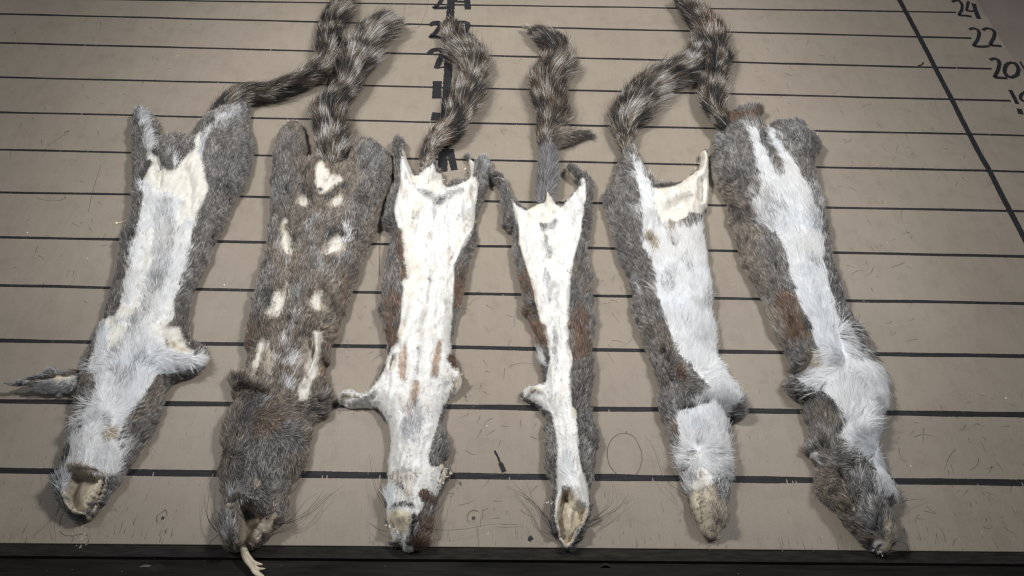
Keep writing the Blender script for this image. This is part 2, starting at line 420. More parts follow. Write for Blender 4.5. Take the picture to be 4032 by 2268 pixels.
def grow_fur(sh, default, regs, comb, axis, per_mm2, parent, seed, name='fur', out_gain=1.0, len_gain=1.0, clear_gain=.6, width=.10):
    F, Vt = sh['F'], sh['Vt']
    area = sh['area']; tot = area.sum(); n = int(tot * per_mm2)
    ti = RNG.choice(len(F), n, p=area / tot)
    r1 = np.sqrt(RNG.random(n)); r2 = RNG.random(n)
    bc = np.stack([1 - r1, r1 * (1 - r2), r1 * r2], 1)
    I = F[ti]
    root = (Vt[I] * bc[..., None]).sum(1); nor = (sh['N'][I] * bc[..., None]).sum(1)
    nor /= np.linalg.norm(nor, axis=1)[:, None]
    d = (sh['d'][I] * bc).sum(1); out = (sh['out'][I] * bc[..., None]).sum(1)
    px = proj(root)
    W = (sh['W'][I] * bc[..., None]).sum(1)
    gv = W[:, KIDX['white']] * .07; W[:, KIDX['white']] -= gv; W[:, KIDX['mixed']] += gv
    cw = np.cumsum(W, 1); cw /= cw[:, -1:]
    x, y = root[:, 0], root[:, 1]
    ax = unproj(axis, 8)[:, :2]
    _, si, st = seg_dist(root[:, :2], ax[:-1], ax[1:])
    dirs = ax[1:] - ax[:-1]; sl = np.linalg.norm(dirs, axis=1); dirs /= sl[:, None]
    rel = root[:, :2] - ax[si]
    ua = np.concatenate([[0], np.cumsum(sl)])[si] + (rel * dirs[si]).sum(1); va = rel[:, 0] * dirs[si][:, 1] - rel[:, 1] * dirs[si][:, 0]
    wv = va + (fbm(x, y, 16, seed + 44, 2) - .5) * 9
    streak = np.clip(.5 + (fbm(wv, ua * .17, 2.6, seed + 40, 2) - .5) * 1.9, 0, 1)     # neighbouring hairs tend to be of one kind, in strands
    u = np.clip(.42 * streak + .58 * RNG.random(n), 0, .999)
    kid = (u[:, None] > cw).sum(1).clip(0, len(KN) - 1)
    keep = RNG.random(n) < K_DENS[kid]
    thin = W[:, [KIDX[k] for k in ('bare', 'leather', 'hollow', 'short')]].sum(1)
    root, nor, d, out, px, kid, x, y, streak, thin, si = (a[keep] for a in (root, nor, d, out, px, kid, x, y, streak, thin, si)); n = len(root)
    # combing direction: along the body axis towards the tail, then brushed strokes, then outwards at the rim
    tdir = dirs[si]
    for rad, strength, pts in comb:
        w2 = unproj(pts, 10)[:, :2]
        dd, ci, _ = seg_dist(px, pts[:-1], pts[1:])
        cdv = w2[1:] - w2[:-1]; cdv /= np.linalg.norm(cdv, axis=1)[:, None]
        wt = (strength * np.exp(-(dd / rad) ** 2))[:, None]
        tdir = tdir * (1 - np.clip(wt, 0, 1)) + cdv[ci] * wt
    og = (out_gain * .7 * np.exp(-d / 5.0))[:, None]
    tdir = tdir + out * og * 1.1
    ang = (fbm(x, y, 14, seed + 60, 2) - .5) * 1.3 + RNG.normal(0, .28, n)
    ca, sa = np.cos(ang), np.sin(ang)
    tdir = np.stack([tdir[:, 0] * ca - tdir[:, 1] * sa, tdir[:, 0] * sa + tdir[:, 1] * ca], 1)
    t3 = np.column_stack([tdir, np.zeros(n)])
    t3 = t3 - (t3 * nor).sum(1)[:, None] * nor
    t3 /= np.linalg.norm(t3, axis=1)[:, None] + 1e-6
    lift = np.clip(K_LIFT[kid] + RNG.normal(0, .12, n) + (fbm(x, y, 9, seed + 70, 2) - .5) * .35, .03, 1.2)
    cx, cy, cid = clump_center(x + (noise(x, y, 4, seed) - .5) * 2, y + (noise(x, y, 4, seed + 3) - .5) * 2, 2.5, seed + 80)
    L = K_LEN[kid] * len_gain * (.65 + .55 * RNG.random(n)) * (.85 + .3 * cid) * (1 - .6 * smooth(thin * 1.6))
    guard = (RNG.random(n) < .11) & (thin < .3)
    L = L * np.where(guard, 1.35, 1.0); lift = lift + np.where(guard, .12, 0)
    d0 = t3 * np.cos(lift)[:, None] + nor * np.sin(lift)[:, None]
    tip = proj(root + d0 * (L * 1.15)[:, None])
    hair_dark = ~np.isin(kid, [KIDX[k] for k in ('white', 'short', 'bare', 'leather', 'tan', 'mixed')])
    clear = np.zeros(n)
    for rg in regs:                                                                # dark hairs stop short of bare skin and of the white belly
        if rg[0] in ('bare', 'leather', 'hollow', 'tan', 'short', 'white'):
            clear = np.maximum(clear, region_amount(tip, (rg[0], rg[1] * .6, *rg[2:]), np.full(n, .5)))
        elif rg[0] in ('grey', 'brown', 'dark', 'rust'):
            clear *= 1 - region_amount(tip, (rg[0], rg[1] * .6, *rg[2:]), np.full(n, .5))
    opening = np.zeros(n)
    for rg in regs:
        if rg[0] in ('hollow', 'leather'): opening = np.maximum(opening, region_amount(tip, (rg[0], rg[1] * .6, *rg[2:]), np.full(n, .5)))
    L = L * (1 - .65 * smooth(opening * 1.3))
    L = L * np.where(hair_dark, 1 - clear_gain * smooth(clear * 1.2), 1.0)
    pts = np.zeros((n, KPTS, 3))
    cl = np.column_stack([cx - x, cy - y, np.zeros(n)]) * .72
    wob = RNG.normal(0, .7, (n, 3)) * (L / 9)[:, None]
    for j, t in enumerate(TS):
        p = root + d0 * (L * t)[:, None] + (t3 * .35 - nor * .22) * (L * t * t)[:, None] + cl * t ** 1.5 + wob * t * t
        p[:, 2] = np.maximum(p[:, 2], .25)
        pts[:, j] = p
    rad = width * (.75 + .5 * RNG.random(n))[:, None] * np.array([.9, 1, .95, .75, .22])[None]
    rad = rad * np.where(K_LEN[kid] < 4, .8, 1)[:, None] * np.where(guard, 1.15, 1.0)[:, None]
    warm = (fbm(x, y, 30, seed + 90, 2) - .5) * 4
    return hair_object(name, pts, rad, fur_colors(kid, cid, n, warm, streak, x, y, seed, guard), parent, None, nor)

# ------------------------------------------------------------------ tails: a lumpy core with long banded hairs swept to the tip
def make_tail(core_txt, parent, seed, n_hair, z0=7.0, length=26.0, bands=None, tint=(1, 1, 1), rustiness=.4, flat=.55, smooth_base=0.0, white=1.0, lobes=(), zend=None):
    c = catmull(T(core_txt), False, 14)
    hw_px = c[:, 2] * .84 * (.70 + .56 * fbm(np.arange(len(c)) * 1.0, np.zeros(len(c)), 5.0, seed + 77, 2))
    sc = VIEWS[core_txt.split()[0]][2]
    s = np.linspace(0, 1, len(c))
    z = z0 if zend is None else z0 + (zend - z0) * smooth(s)
    zc = np.full(len(c), z0) if zend is None else z
    P = np.vstack([unproj(c[i:i + 1, :2], zc[i]) for i in range(len(c))])
    Pe = np.vstack([unproj(c[i:i + 1, :2] + [[hw_px[i] * sc, 0]], zc[i]) for i in range(len(c))])
    hw = np.linalg.norm(Pe - P, axis=1)                                            # half width in mm, hair included
    P[:, 2] += (fbm(s * 40, s * 0, 4, seed, 2) - .5) * 3
    tg = np.gradient(P[:, :2], axis=0); tg /= np.linalg.norm(tg, axis=1)[:, None]
    sd = np.column_stack([tg[:, 1], -tg[:, 0]])
    # core tube (the tail's own skin), about a third of the furry width
    rc = np.clip(hw * .42, 1.2, None); m = 12
    V = []; Fc = []
    for i in range(len(P)):
        for k in range(m):
            a = 2 * math.pi * k / m
            zz = P[i, 2] + math.sin(a) * rc[i] * flat * .8
            V.append((P[i, 0] + sd[i, 0] * math.cos(a) * rc[i], P[i, 1] + sd[i, 1] * math.cos(a) * rc[i], max(zz, .6)))
    for i in range(len(P) - 1):
        for k in range(m):
            Fc.append((i * m + k, i * m + (k + 1) % m, (i + 1) * m + (k + 1) % m, (i + 1) * m + k))
    Fc.append(tuple(range(m))[::-1]); Fc.append(tuple((len(P) - 1) * m + k for k in range(m)))
    o = link_mesh('tail', np.array(V) * MM, [f[::-1] for f in Fc], M_HIDE, parent)
    at = o.data.attributes.new('hide_color', 'FLOAT_COLOR', 'POINT')
    at.data.foreach_set('color', np.tile((.07, .055, .045, 1), (len(V), 1)).astype(np.float32).ravel())
    # hairs
    wgt = np.linalg.norm(np.gradient(P[:, :2], axis=0), axis=1) * (hw + 2); wgt /= wgt.sum()
    idx = RNG.choice(len(P), n_hair, p=wgt)
    f = np.clip(idx + RNG.random(n_hair) - .5, 0, len(P) - 1.001); i0 = f.astype(int); fr = (f - i0)[:, None]
    c0 = P[i0] * (1 - fr) + P[i0 + 1] * fr; t0 = tg[i0] * (1 - fr) + tg[i0 + 1] * fr
    t0 /= np.linalg.norm(t0, axis=1)[:, None]
    s0 = np.column_stack([t0[:, 1], -t0[:, 0]])
    h0 = hw[i0]
    a = RNG.random(n_hair) * 2 * math.pi
    a = np.where(np.sin(a) < -.3, -a, a)                                           # few hairs start underneath
    ca, sa = np.cos(a), np.sin(a)
    r0 = np.clip(h0 * .42, 1.2, None)
    root = np.column_stack([c0[:, :2] + s0 * (ca * r0)[:, None], np.maximum(c0[:, 2] + sa * r0 * flat * .8, .6)])
    arc = np.concatenate([[0], np.cumsum(np.linalg.norm(np.diff(P[:, :2], axis=0), axis=1))])[i0]
    tot = arc.max()
    cx, cy, cid = clump_center(arc + RNG.normal(0, 1.0, n_hair), ca * h0 * 1.2 + RNG.normal(0, .8, n_hair), 6.0, seed + 5)
    L = length * (.4 + .75 * RNG.random(n_hair)) * np.clip(h0 / 11, .35, 1.25) * (.7 + .6 * cid)
    L = L * np.clip(.62 + arc / 60, 0, 1)
    spread = .42 + .25 * (cid - .5) + RNG.normal(0, .10, n_hair)
    side = np.column_stack([s0 * ca[:, None], (sa * flat)[:, None]])
    t3 = np.column_stack([t0, np.zeros(n_hair)])
    # how far the tip may stray sideways so that the traced width holds
    reach = np.clip((h0 - r0 * np.abs(ca)) * (.45 + .6 * RNG.random(n_hair) + .45 * cid), .5, None)
    fly = RNG.random(n_hair) < .07
    reach = reach * np.where(fly, 1.55, 1.0); L = L * np.where(fly, 1.15, 1.0)
    curl = (cid - .5)[:, None] * s0 * 5
    pts = np.zeros((n_hair, KPTS, 3)); wob = RNG.normal(0, .9, (n_hair, 3))
    for j, t in enumerate(TS):
        p = root + t3 * (L * (t * .95))[:, None] + side * (reach * (1.55 * t - .55 * t * t) * (.6 + spread))[:, None] + wob * t * t
        p[:, :2] += curl * t * t * (h0 / 11)[:, None]
        p[:, 2] = np.maximum(p[:, 2] - 2.0 * t * t, .35)
        pts[:, j] = p
    # bend the hairs with the tail: re-anchor tips on the centre line further along
    tipi = np.clip(np.searchsorted(np.concatenate([[0], np.cumsum(np.linalg.norm(np.diff(P[:, :2], axis=0), axis=1))]), arc + L * .95), 0, len(P) - 1)
    dev = P[tipi] - (c0 + t3 * (L * .95)[:, None]); dev[:, 2] *= .5
    over = arc + L * .95 > tot
    dev[over] *= .15
    for j, t in enumerate(TS): pts[:, j] += dev * (t * t * .8)
    pts[..., 2] = np.maximum(pts[..., 2], .35)
    # colour: blotchy half-bands of black, brown and silver that lie across the tail
    tanc = np.array((.195, .146, .096)) * tint; rustc = np.array((.21, .12, .062)) * tint
    blk = np.array((.016, .014, .013)); silver = np.array((.72, .715, .70)); bro = np.array((.10, .078, .058)) * tint
    rm = ((fbm(arc, ca * 8, 16, seed + 30, 2) > 1 - rustiness * .95) & (RNG.random(n_hair) < .8))[:, None]
    basec = np.where(rm, rustc, tanc)
    col = np.zeros((n_hair, KPTS, 3))
    jit = RNG.normal(0, 1.2, n_hair); latv = ca * h0
    salt = RNG.random(n_hair); salt2 = RNG.random(n_hair)
    for j, t in enumerate(TS):
        aa = arc + L * t * .9 + jit + (cid - .5) * 3
        g = np.clip(.5 + (fbm(aa * .85 + latv * .5, latv * (1.15 + .4 * t) + 40, 9.0, seed + 20, 3) - .5) * 1.75, 0, 1)
        pb = np.clip(.52 - (g - .5) * 1.7, .06, .97)                                # share of black hairs here
        ps = np.clip(.10 + (g - .55) * 1.35, .03, .62) * white * (.25 + .75 * t)    # share of silver ones, mostly towards the tips
        w_b = smooth((pb - salt) / .10 + .5); w_s = smooth((salt - (1 - ps)) / .10 + .5)
        mixv = basec * (.55 + .6 * salt2)[:, None]
        mixv = mixv * (1 - w_b)[:, None] + blk * w_b[:, None]
        mixv = mixv * (1 - w_s)[:, None] + silver * w_s[:, None]
        if j == 0: mixv = .5 * bro + .3 * mixv
        col[:, j] = mixv
    if smooth_base > 0:
        k = (smooth((smooth_base - arc) / 12))[:, None, None]
        gr = np.where((RNG.random(n_hair) < .5)[:, None, None], np.array((.32, .31, .31)), np.array((.09, .088, .09)))
        col = col * (1 - k) + gr * k
    col *= np.exp(RNG.normal(0, .2, n_hair) + (cid - .5) * .3)[:, None, None]
    rad = .10 * ((.7 + .6 * RNG.random(n_hair)) * np.where(fly, .6, 1.0))[:, None] * np.array([.9, 1, .95, .8, .2])[None]
    nrm = np.column_stack([s0 * ca[:, None], np.abs(sa) + .35]); nrm /= np.linalg.norm(nrm, axis=1)[:, None]
    h = hair_object('tail_fur', pts, rad, np.clip(col, .01, .85), o, None, nrm)
    return o

def whiskers(parent, specs, name='whiskers', thick=1.0):
    """long thin dark hairs: 'x0,y0 x1,y1 x2,y2' traced, z height along the hair"""
    n = len(specs); pts = np.zeros((n, 9, 3))
    for i, (txt, za, zb) in enumerate(specs):
        c = catmull(T(txt), False, 8)
        t = np.linspace(0, len(c) - 1, 9)
        cc = np.stack([np.interp(t, np.arange(len(c)), c[:, k]) for k in (0, 1)], 1)
        for j in range(9):
            pts[i, j] = unproj(cc[j:j + 1], za + (zb - za) * j / 8)[0]
    rad = np.tile(np.linspace(.14, .05, 9), (n, 1)) * thick
    col = np.tile(np.array((.02, .018, .017)), (n, 9, 1))
    return hair_object(name, pts, rad, col, parent)

def flakes(parent, txt, n, size, z, seed, kinds=('leather', 'bare'), spread=6.0):
    """ragged, curled shards of dry skin standing along a torn edge"""
    rg = np.random.default_rng(seed); c = catmull(T(txt)[:, :2], False, 4)
    V = []; F = []; Cc = []
    for _ in range(max(3, int(n * .35))):
        i = int(rg.integers(len(c))); q = unproj(c[i:i + 1] + rg.normal(0, spread, (1, 2)), z + rg.normal(-1.5, .5))[0]
        a = rg.uniform(0, 6.28); l = size * rg.uniform(.35, .85); wv = l * rg.uniform(.2, .45); up = rg.uniform(-.3, .35)
        e1 = np.array([math.cos(a), math.sin(a), 0]); e2 = np.array([-e1[1], e1[0], 0]); k = len(V); m = 5
        cv = rg.uniform(-.5, .9)
        for j in range(m):
            t = j / (m - 1); ww = wv * (1 - t) ** .6 * (1 + .35 * rg.normal()) + .12
            p = q + e1 * l * t + np.array([0, 0, 1]) * l * (up * t + cv * t * t * .6) + e2 * rg.normal(0, .15) * l
            V += [p - e2 * ww, p + np.array([0, 0, ww * .35]), p + e2 * ww]
        for j in range(m - 1):
            for b_ in (0, 1): F.append((k + 3 * j + b_, k + 3 * j + b_ + 1, k + 3 * j + b_ + 4, k + 3 * j + b_ + 3))
        cc = K_HIDE[KIDX[kinds[int(rg.integers(len(kinds)))]]] * rg.uniform(.45, .8); Cc += [cc] * (3 * m)
    o = link_mesh('torn_skin', np.array(V) * MM, F, M_HIDE, parent)
    at = o.data.attributes.new('hide_color', 'FLOAT_COLOR', 'POINT')
    at.data.foreach_set('color', np.column_stack([np.array(Cc), np.ones(len(V))]).astype(np.float32).ravel())
    o['kind'] = 'stuff'
    return o
# ================================================================== the setting: panel below, painted plywood board, front rail
def prism(name, poly, z0, z1, mat, parent=None, bevel=0.0):
    n = len(poly)
    V = [(x * MM, y * MM, z1 * MM) for x, y in poly] + [(x * MM, y * MM, z0 * MM) for x, y in poly]
    F = [tuple(range(n)), tuple(range(n, 2 * n))[::-1]] + [(i, i + n, (i + 1) % n + n, (i + 1) % n) for i in range(n)]
    o = link_mesh(name, V, F, mat, parent, False)
    if bevel:
        b = o.modifiers.new('bevel', 'BEVEL'); b.width = bevel * MM; b.segments = 2; b.limit_method = 'ANGLE'
    return o
root_b = bpy.data.objects.new('measuring_board', None); COL.objects.link(root_b)
tag(root_b, 'taupe painted plywood measuring board ruled with numbered black marker lines', 'board')
EDGE_Y = 2.6
pa = unproj(T('L 985,0'))[0]; pb = unproj(T('L 1150,262'))[0]; pc = unproj(T('L 1326,540'))[0]; pd = pc + (pc - pb) * 1.6
pz = pa + (pa - pb) * .8
# top surface with a slightly uneven, chipped far edge
edge = catmull(np.array([pd[:2], pc[:2], pb[:2], pa[:2], pz[:2]]), False, 3.0)
edge = edge + (np.random.default_rng(3).random(edge.shape) - .5) * 1.1
top_poly = [(-760, EDGE_Y), (760, EDGE_Y), (760, edge[0][1] - 60)] + [tuple(e) for e in edge] + [(-760, edge[-1][1])]
plank = prism('plywood_sheet', top_poly, -10.0, 0.0, M_BOARD, root_b, .35)
strip = prism('front_edge', [(-760, EDGE_Y - 7.5), (760, EDGE_Y - 7.5), (760, EDGE_Y - .1), (-760, EDGE_Y - .1)], -12.0, -1.2, M_EDGE, root_b)
rail = prism('front_rail', [(-780, -75), (780, -75), (780, EDGE_Y - 7.7), (-780, EDGE_Y - 7.7)], -52, -4.0, M_RAIL, None)
tag(rail, 'dark stained wooden rail running under the front edge of the board', 'rail')
under = prism('back_panel', [(-900, 60), (1400, 60), (1400, 1200), (-900, 1200)], -75, -26, M_UNDER, None)
tag(under, None, None, None, 'structure')

RB = np.random.default_rng(21)
def marker_line(name, pa_, pb_, w0, w1, parent, nib=.07, z=.10, breaks=.0006, step=.8, sketchy=.0, low=.02):
    """a felt-pen stroke from a to b (mm): ragged edges, little skips where the pen jumped"""
    pa_ = np.array(pa_[:2]); pb_ = np.array(pb_[:2])
    d = pb_ - pa_; L = np.linalg.norm(d); d /= L; nrm = np.array([-d[1], d[0]])
    n = int(L / step); s = np.linspace(0, L, n + 1)
    wob = (fbm(s, s * 0, 60, int(RB.integers(1000)), 2) - .5) * .9
    wd = (w0 + (w1 - w0) * s / L) * (.82 + .36 * fbm(s, s * 0, 35, int(RB.integers(1000)), 2))
    up = wob + wd / 2 + RB.normal(0, nib, n + 1); dn = wob - wd / 2 + RB.normal(0, nib, n + 1)
    V = []; F = []
    skip = RB.random(n) < breaks
    if sketchy:
        m = fbm(s[:-1], s[:-1] * 0, 22, int(RB.integers(1000)), 2) > .58
        skip |= m & (RB.random(n) < sketchy)
    for i in range(n + 1):
        p = pa_ + d * s[i]
        V.append((*(p + nrm * up[i]), z)); V.append((*(p + nrm * dn[i]), z))
    lowcut = RB.random(n) < low
    for i in range(n):
        if skip[i]: continue
        a, b, c, e = 2 * i, 2 * i + 1, 2 * i + 3, 2 * i + 2
        if lowcut[i]:
            k = len(V); f = .35 + .4 * RB.random()
            V.append(tuple(np.array(V[a]) * (1 - f) + np.array(V[b]) * f)); V.append(tuple(np.array(V[e]) * (1 - f) + np.array(V[c]) * f))
            F.append((a, k, k + 1, e))
        else: F.append((a, b, c, e))
    return link_mesh(name, np.array(V) * MM, [f for f in F], M_MARK, parent, False)
# horizontal rules every two inches: (inch, photo y at left edge, photo y at right end, right-end x)
RULES = [(24, 0, -8, 3764, 48.6), (22, 0, 55, 3824, 150), (20, 0, 169, 3905, 271.6), (18, 0, 304, 3979, 396), (16, 0, 442.5, 4032, 534),
         (14, 0, 590, 4032, 676), (12, 0, 757, 4032, 831), (10, 0, 934, 4032, 1009), (8, 0, 1125, 4032, 1195), (6, 0, 1341, 4032, 1402),
         (4, 0, 1579, 4032, 1633), (2, 0, 1854, 4032, 1900)]
for inch, xa, ya, xb, yb in RULES:
    A_ = unproj([(xa, ya)])[0]; B_ = unproj([(xb, yb)])[0]
    A_ = A_ - (B_ - A_) * .25
    if xb >= 4030: B_ = B_ + (B_ - A_) * .12
    wd = {2: 4.4, 4: 3.9, 6: 3.2, 8: 2.7, 10: 2.7, 12: 2.5, 22: 2.7, 20: 2.7}.get(inch, 2.5)
    marker_line('ruled_line', A_, B_, wd, wd * 1.12, root_b, sketchy=.0, low=.012 if inch == 2 else .002)
def stroke(name, txt, w_mm, parent, z=.16, mat=None, taper=.0, rag=.10):
    c = unproj(catmull(T(txt)[:, :2], False, 3), 0)[:, :2]
    t = np.gradient(c, axis=0); t /= np.linalg.norm(t, axis=1)[:, None] + 1e-9
    nrm = np.column_stack([-t[:, 1], t[:, 0]]); n = len(c)
    s = np.linspace(0, 1, n); wd = w_mm / 2 * (1 - taper * np.abs(2 * s - 1) ** 3) * (.9 + .2 * RB.random(n))
    V = []; F = []
    for i in range(n):
        V.append((*(c[i] + nrm[i] * (wd[i] + RB.normal(0, rag * .4))), z)); V.append((*(c[i] - nrm[i] * (wd[i] + RB.normal(0, rag * .4))), z))
    for i in range(n - 1): F.append((2 * i, 2 * i + 1, 2 * i + 3, 2 * i + 2))
    return V, F
def strokes(name, items, parent, mat, z=.16):
    V = []; F = []
    for j, (txt, wmm) in enumerate(items):
        v, f = stroke(name, txt, wmm, parent, z + .03 * j); k = len(V)
        V += v; F += [tuple(i + k for i in q) for q in f]
    return link_mesh(name, np.array(V) * MM, F, mat, parent, False)
strokes('centre_line', [('M 366,-120 365,0 358,120 350,200 343,330 340,450 342,560 335,660 328,780 320,900 310,1050 300,1200 297,1340 296,1400', 8.6)], root_b, M_MARK, .2)
strokes('side_line', [('L 370,-120 437,0 480,80 560,230 640,380 690,480 760,615 812,712 880,850 940,965 1010,1100 1080,1220 1140,1340 1196,1449 1330,1705 1480,2000', 5.6)], root_b, M_MARK, .2)
def number(items, label):
    o = strokes('number', items, root_b, M_MARK, .24); return o
# numbers beside the centre line
number([('M 232,-60 262,-80 292,-60 296,-20 270,30 228,64 262,66 332,64', 5.2)], '2')
number([('M 440,-90 420,-40 400,10 450,14 520,18', 4.0), ('M 492,-70 496,0 502,78', 7.0)], '4')
number([('M 192,212 220,186 258,182 276,200 262,236 232,272 200,302 250,302 322,312', 5.4)], '2')
number([('M 388,212 420,186 468,180 502,196 498,226 478,262 452,300 432,330', 5.4), ('M 470,318 525,314', 1.2)], '2')
number([('M 186,438 214,412 262,404 296,420 292,452 268,500 246,560', 6.4), ('M 276,552 320,546', 2.4)], '2')
number([('M 392,470 402,510 430,548', 6.0)], '0')
number([('M 253,662 250,730 248,804', 9.0)], '1')
number([('M 248,918 240,950 234,985', 8.6)], '1')
number([('M 356,1216 370,1290 392,1388', 6.6), ('M 322,1222 352,1218', 3.0)], '4')
# numbers by the side line
number([('L 812,14 838,4 866,8 884,36 882,70 862,108 912,112 952,120', 3.8)], '2')
number([('L 930,10 922,40 918,76 950,80 988,82', 3.4), ('L 966,26 982,80 1004,136', 5.0)], '4')
number([('L 936,212 962,202 996,214 1006,240 994,284 968,326 1020,334 1078,330', 4.0)], '2')
number([('L 1030,216 1060,202 1096,210 1116,232 1110,270 1084,320 1120,326 1164,330', 4.0)], '2')
number([('L 1082,428 1112,418 1142,430 1150,456 1140,500 1118,550 1164,556 1206,558', 4.2)], '2')
number([('L 1222,446 1196,470 1186,510 1204,542 1240,552 1276,534 1286,494 1264,454 1222,446', 4.4)], '0')
number([('L 1296,440 1312,466 1326,492', 2.2)], '1')
number([('L 1226,642 1252,690 1278,742', 4.4), ('L 1290,776 1304,816', 5.4)], '1')
number([('L 1336,654 1306,676 1300,706 1322,722 1350,730', 3.4)], '8')
# stray pen marks
strokes('pen_mark', [('H 1146,575 1170,620 1188,668', 1.5), ('H 1186,660 1200,690 1214,724', 3.2)], root_b, M_MARK, .2)
strokes('pen_mark', [('H 1388,1206 1396,1184 1406,1176', 2.4), ('H 1396,1176 1414,1194', 1.6)], root_b, M_MARK, .2)
strokes('pen_mark', [('L 570,470 598,462 608,444', 1.6)], root_b, M_MARK, .2)
# cracks in the paint, knots and lathe checks
for it in ['C 1588,0 1584,50 1568,90 1552,130 1536,165', 'C 1440,20 1432,120', 'C 1536,165 1505,190 1500,208', 'C 1536,165 1490,182 1450,196', 'A 438,265 405,280 440,262 410,290 350,330 300,360 270,430',
           'D 1060,535 1068,565 1100,590 1120,625 1136,640', 'D 1178,350 1170,520 1166,680 1174,700', 'Z 1040,70 1005,78', 'A 560,780 590,640 640,480', 'H 1024,1100 1030,1150 1036,1245', 'B 362,590 358,720', 'G 358,150 350,350 354,520']:
    strokes('paint_crack', [(it, .38)], root_b, M_CHECK, .08)
strokes('knot', [('H 2064,455 2010,460 1960,500 1935,560 1934,620 1950,680 1990,730 2006,742', .7), ('H 2066,455 2110,470 2140,510 2170,580 2175,650 2150,720 2126,745', .6), ('H 2066,440 2062,458', .9)], root_b, M_CHECK, .08)
strokes('knot', [('A 405,675 420,682 405,700 340,710 280,705 230,690', .35)], root_b, M_CHECK, .08)
V = []; F = []
def dash(x, y, l, a, wd):
    k = len(V); dx, dy = math.sin(a) * l / 2, math.cos(a) * l / 2
    V.extend([(x - dx - wd, y - dy, .07), (x - dx + wd, y - dy, .07), (x + dx, y + dy, .07)]); F.append((k, k + 1, k + 2))
for row in np.arange(9, 150, 18.0):
    x = -420.0
    while x < 420:
        x += 6.6 + RB.normal(0, .5)
        if RB.random() < .40 and noise(np.array([x]), np.array([row]), 60, 4)[0] > .38:
            dash(x, row + RB.normal(0, .5) + x * .006, 1.6 + RB.random() * 1.6, RB.normal(.05, .1), .13 + .12 * RB.random())
for _ in range(230):
    y = EDGE_Y + RB.exponential(9); x = RB.uniform(-400, 400)
    if y < 70 and noise(np.array([x]), np.array([0.]), 40, 9)[0] > .35: dash(x, y + 2, RB.uniform(2, 9), RB.normal(0, .08), .12 + .2 * RB.random())
for _ in range(90):
    dash(RB.uniform(-560, 560), RB.uniform(5, 600), RB.uniform(.8, 3.5), RB.uniform(-1.5, 1.5) * .5, .08)
o = link_mesh('lathe_checks', np.array(V) * MM, F, M_CHECK, root_b, False); o['kind'] = 'stuff'
V = []; F = []
for _ in range(40):
    x = RB.uniform(-420, 420); y = EDGE_Y + RB.exponential(7) if RB.random() < .6 else RB.uniform(0, 560)
    if y < 580: dash(x, y + 1.2, RB.uniform(.8, 4), RB.normal(0, .3), RB.uniform(.1, .45))
for _ in range(40):
    q = unproj(T('O %f,%f' % (RB.normal(830, 60), RB.normal(1010, 60))))[0]; dash(q[0], q[1], RB.uniform(.6, 4), RB.normal(.3, .4), RB.uniform(.1, .5))
o = link_mesh('paint_chips', np.array(V) * MM, F, M_CHIP, root_b, False); o['kind'] = 'stuff'
# countersunk star-drive screws, painted over
def screw(txt):
    q = unproj(T(txt))[0]; n = 28; V = []; F = []
    prof = [(4.6, .02), (4.3, .16), (3.9, .10), (3.3, .22)]
    for r, z in prof:
        for i in range(n): a = 2 * math.pi * i / n; V.append((q[0] + r * math.cos(a), q[1] + r * math.sin(a), z))
    for j in range(len(prof) - 1):
        for i in range(n): F.append((j * n + i, j * n + (i + 1) % n, (j + 1) * n + (i + 1) % n, (j + 1) * n + i))
    F.append(tuple(3 * n + i for i in range(n)))
    o = link_mesh('screw', np.array(V) * MM, F, M_SCREW, root_b, True)
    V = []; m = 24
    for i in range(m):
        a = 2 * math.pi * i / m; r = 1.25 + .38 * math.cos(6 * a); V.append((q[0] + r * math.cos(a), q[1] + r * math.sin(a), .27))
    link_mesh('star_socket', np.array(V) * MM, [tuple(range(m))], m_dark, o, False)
    strokes('rim_crack', [('Z 0,0 1,1', .1)], o, M_CHECK) if False else None
    return o
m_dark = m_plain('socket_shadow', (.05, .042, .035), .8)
screw('H 1000,1046'); screw('O 1636,868')
strokes('paint_crack', [('H 962,1070 956,1040 968,1005 1000,990 1030,1000', .5)], root_b, M_CHECK, .3)
strokes('paint_crack', [('O 1580,905 1575,870 1590,835 1630,810 1655,785 1672,800 1680,850', .55)], root_b, M_CHECK, .3)
strokes('paint_crack', [('O 600,940 610,860 640,820', .5), ('O 600,1000 650,1040 740,1045 830,1020', .4), ('O 720,1110 740,1060 700,1045', .4), ('O 835,935 850,910', .8)], root_b, M_CHECK, .09)
# nail holes and pale scuffs on the rail
def rail_mark(txt, w_mm, mat):
    c = unproj(catmull(T(txt)[:, :2], False, 3), -4.0)[:, :2]; V = []; F = []; n = len(c)
    for i in range(n):
        wv = w_mm * math.sin(math.pi * (i + .3) / (n + .0)) * .5 + .12
        V += [(c[i][0], c[i][1] + wv, -3.85), (c[i][0], c[i][1] - wv, -3.85)]
    for i in range(n - 1): F.append((2 * i, 2 * i + 1, 2 * i + 3, 2 * i + 2))
    return link_mesh('scuff', np.array(V) * MM, F, mat, rail, False)
M_SCUFF = m_plain('rail_scuff', (.10, .09, .08), .6); M_SC2 = m_plain('rail_hole', (.012, .011, .010), .8)
rail_mark('H 940,1326 985,1316 1030,1330', 5.0, M_SC2); rail_mark('H 950,1330 1000,1326 1045,1334', 2.0, M_SCUFF)
rail_mark('H 1882,1388 1920,1380 1962,1384', 4.0, M_SC2); rail_mark('H 1886,1390 1924,1384 1958,1392', 1.4, M_SCUFF)
rail_mark('O 1400,1362 1440,1348 1530,1348', 1.2, M_SCUFF); rail_mark('O 1480,1376 1560,1366 1660,1370', 5.0, M_SC2)
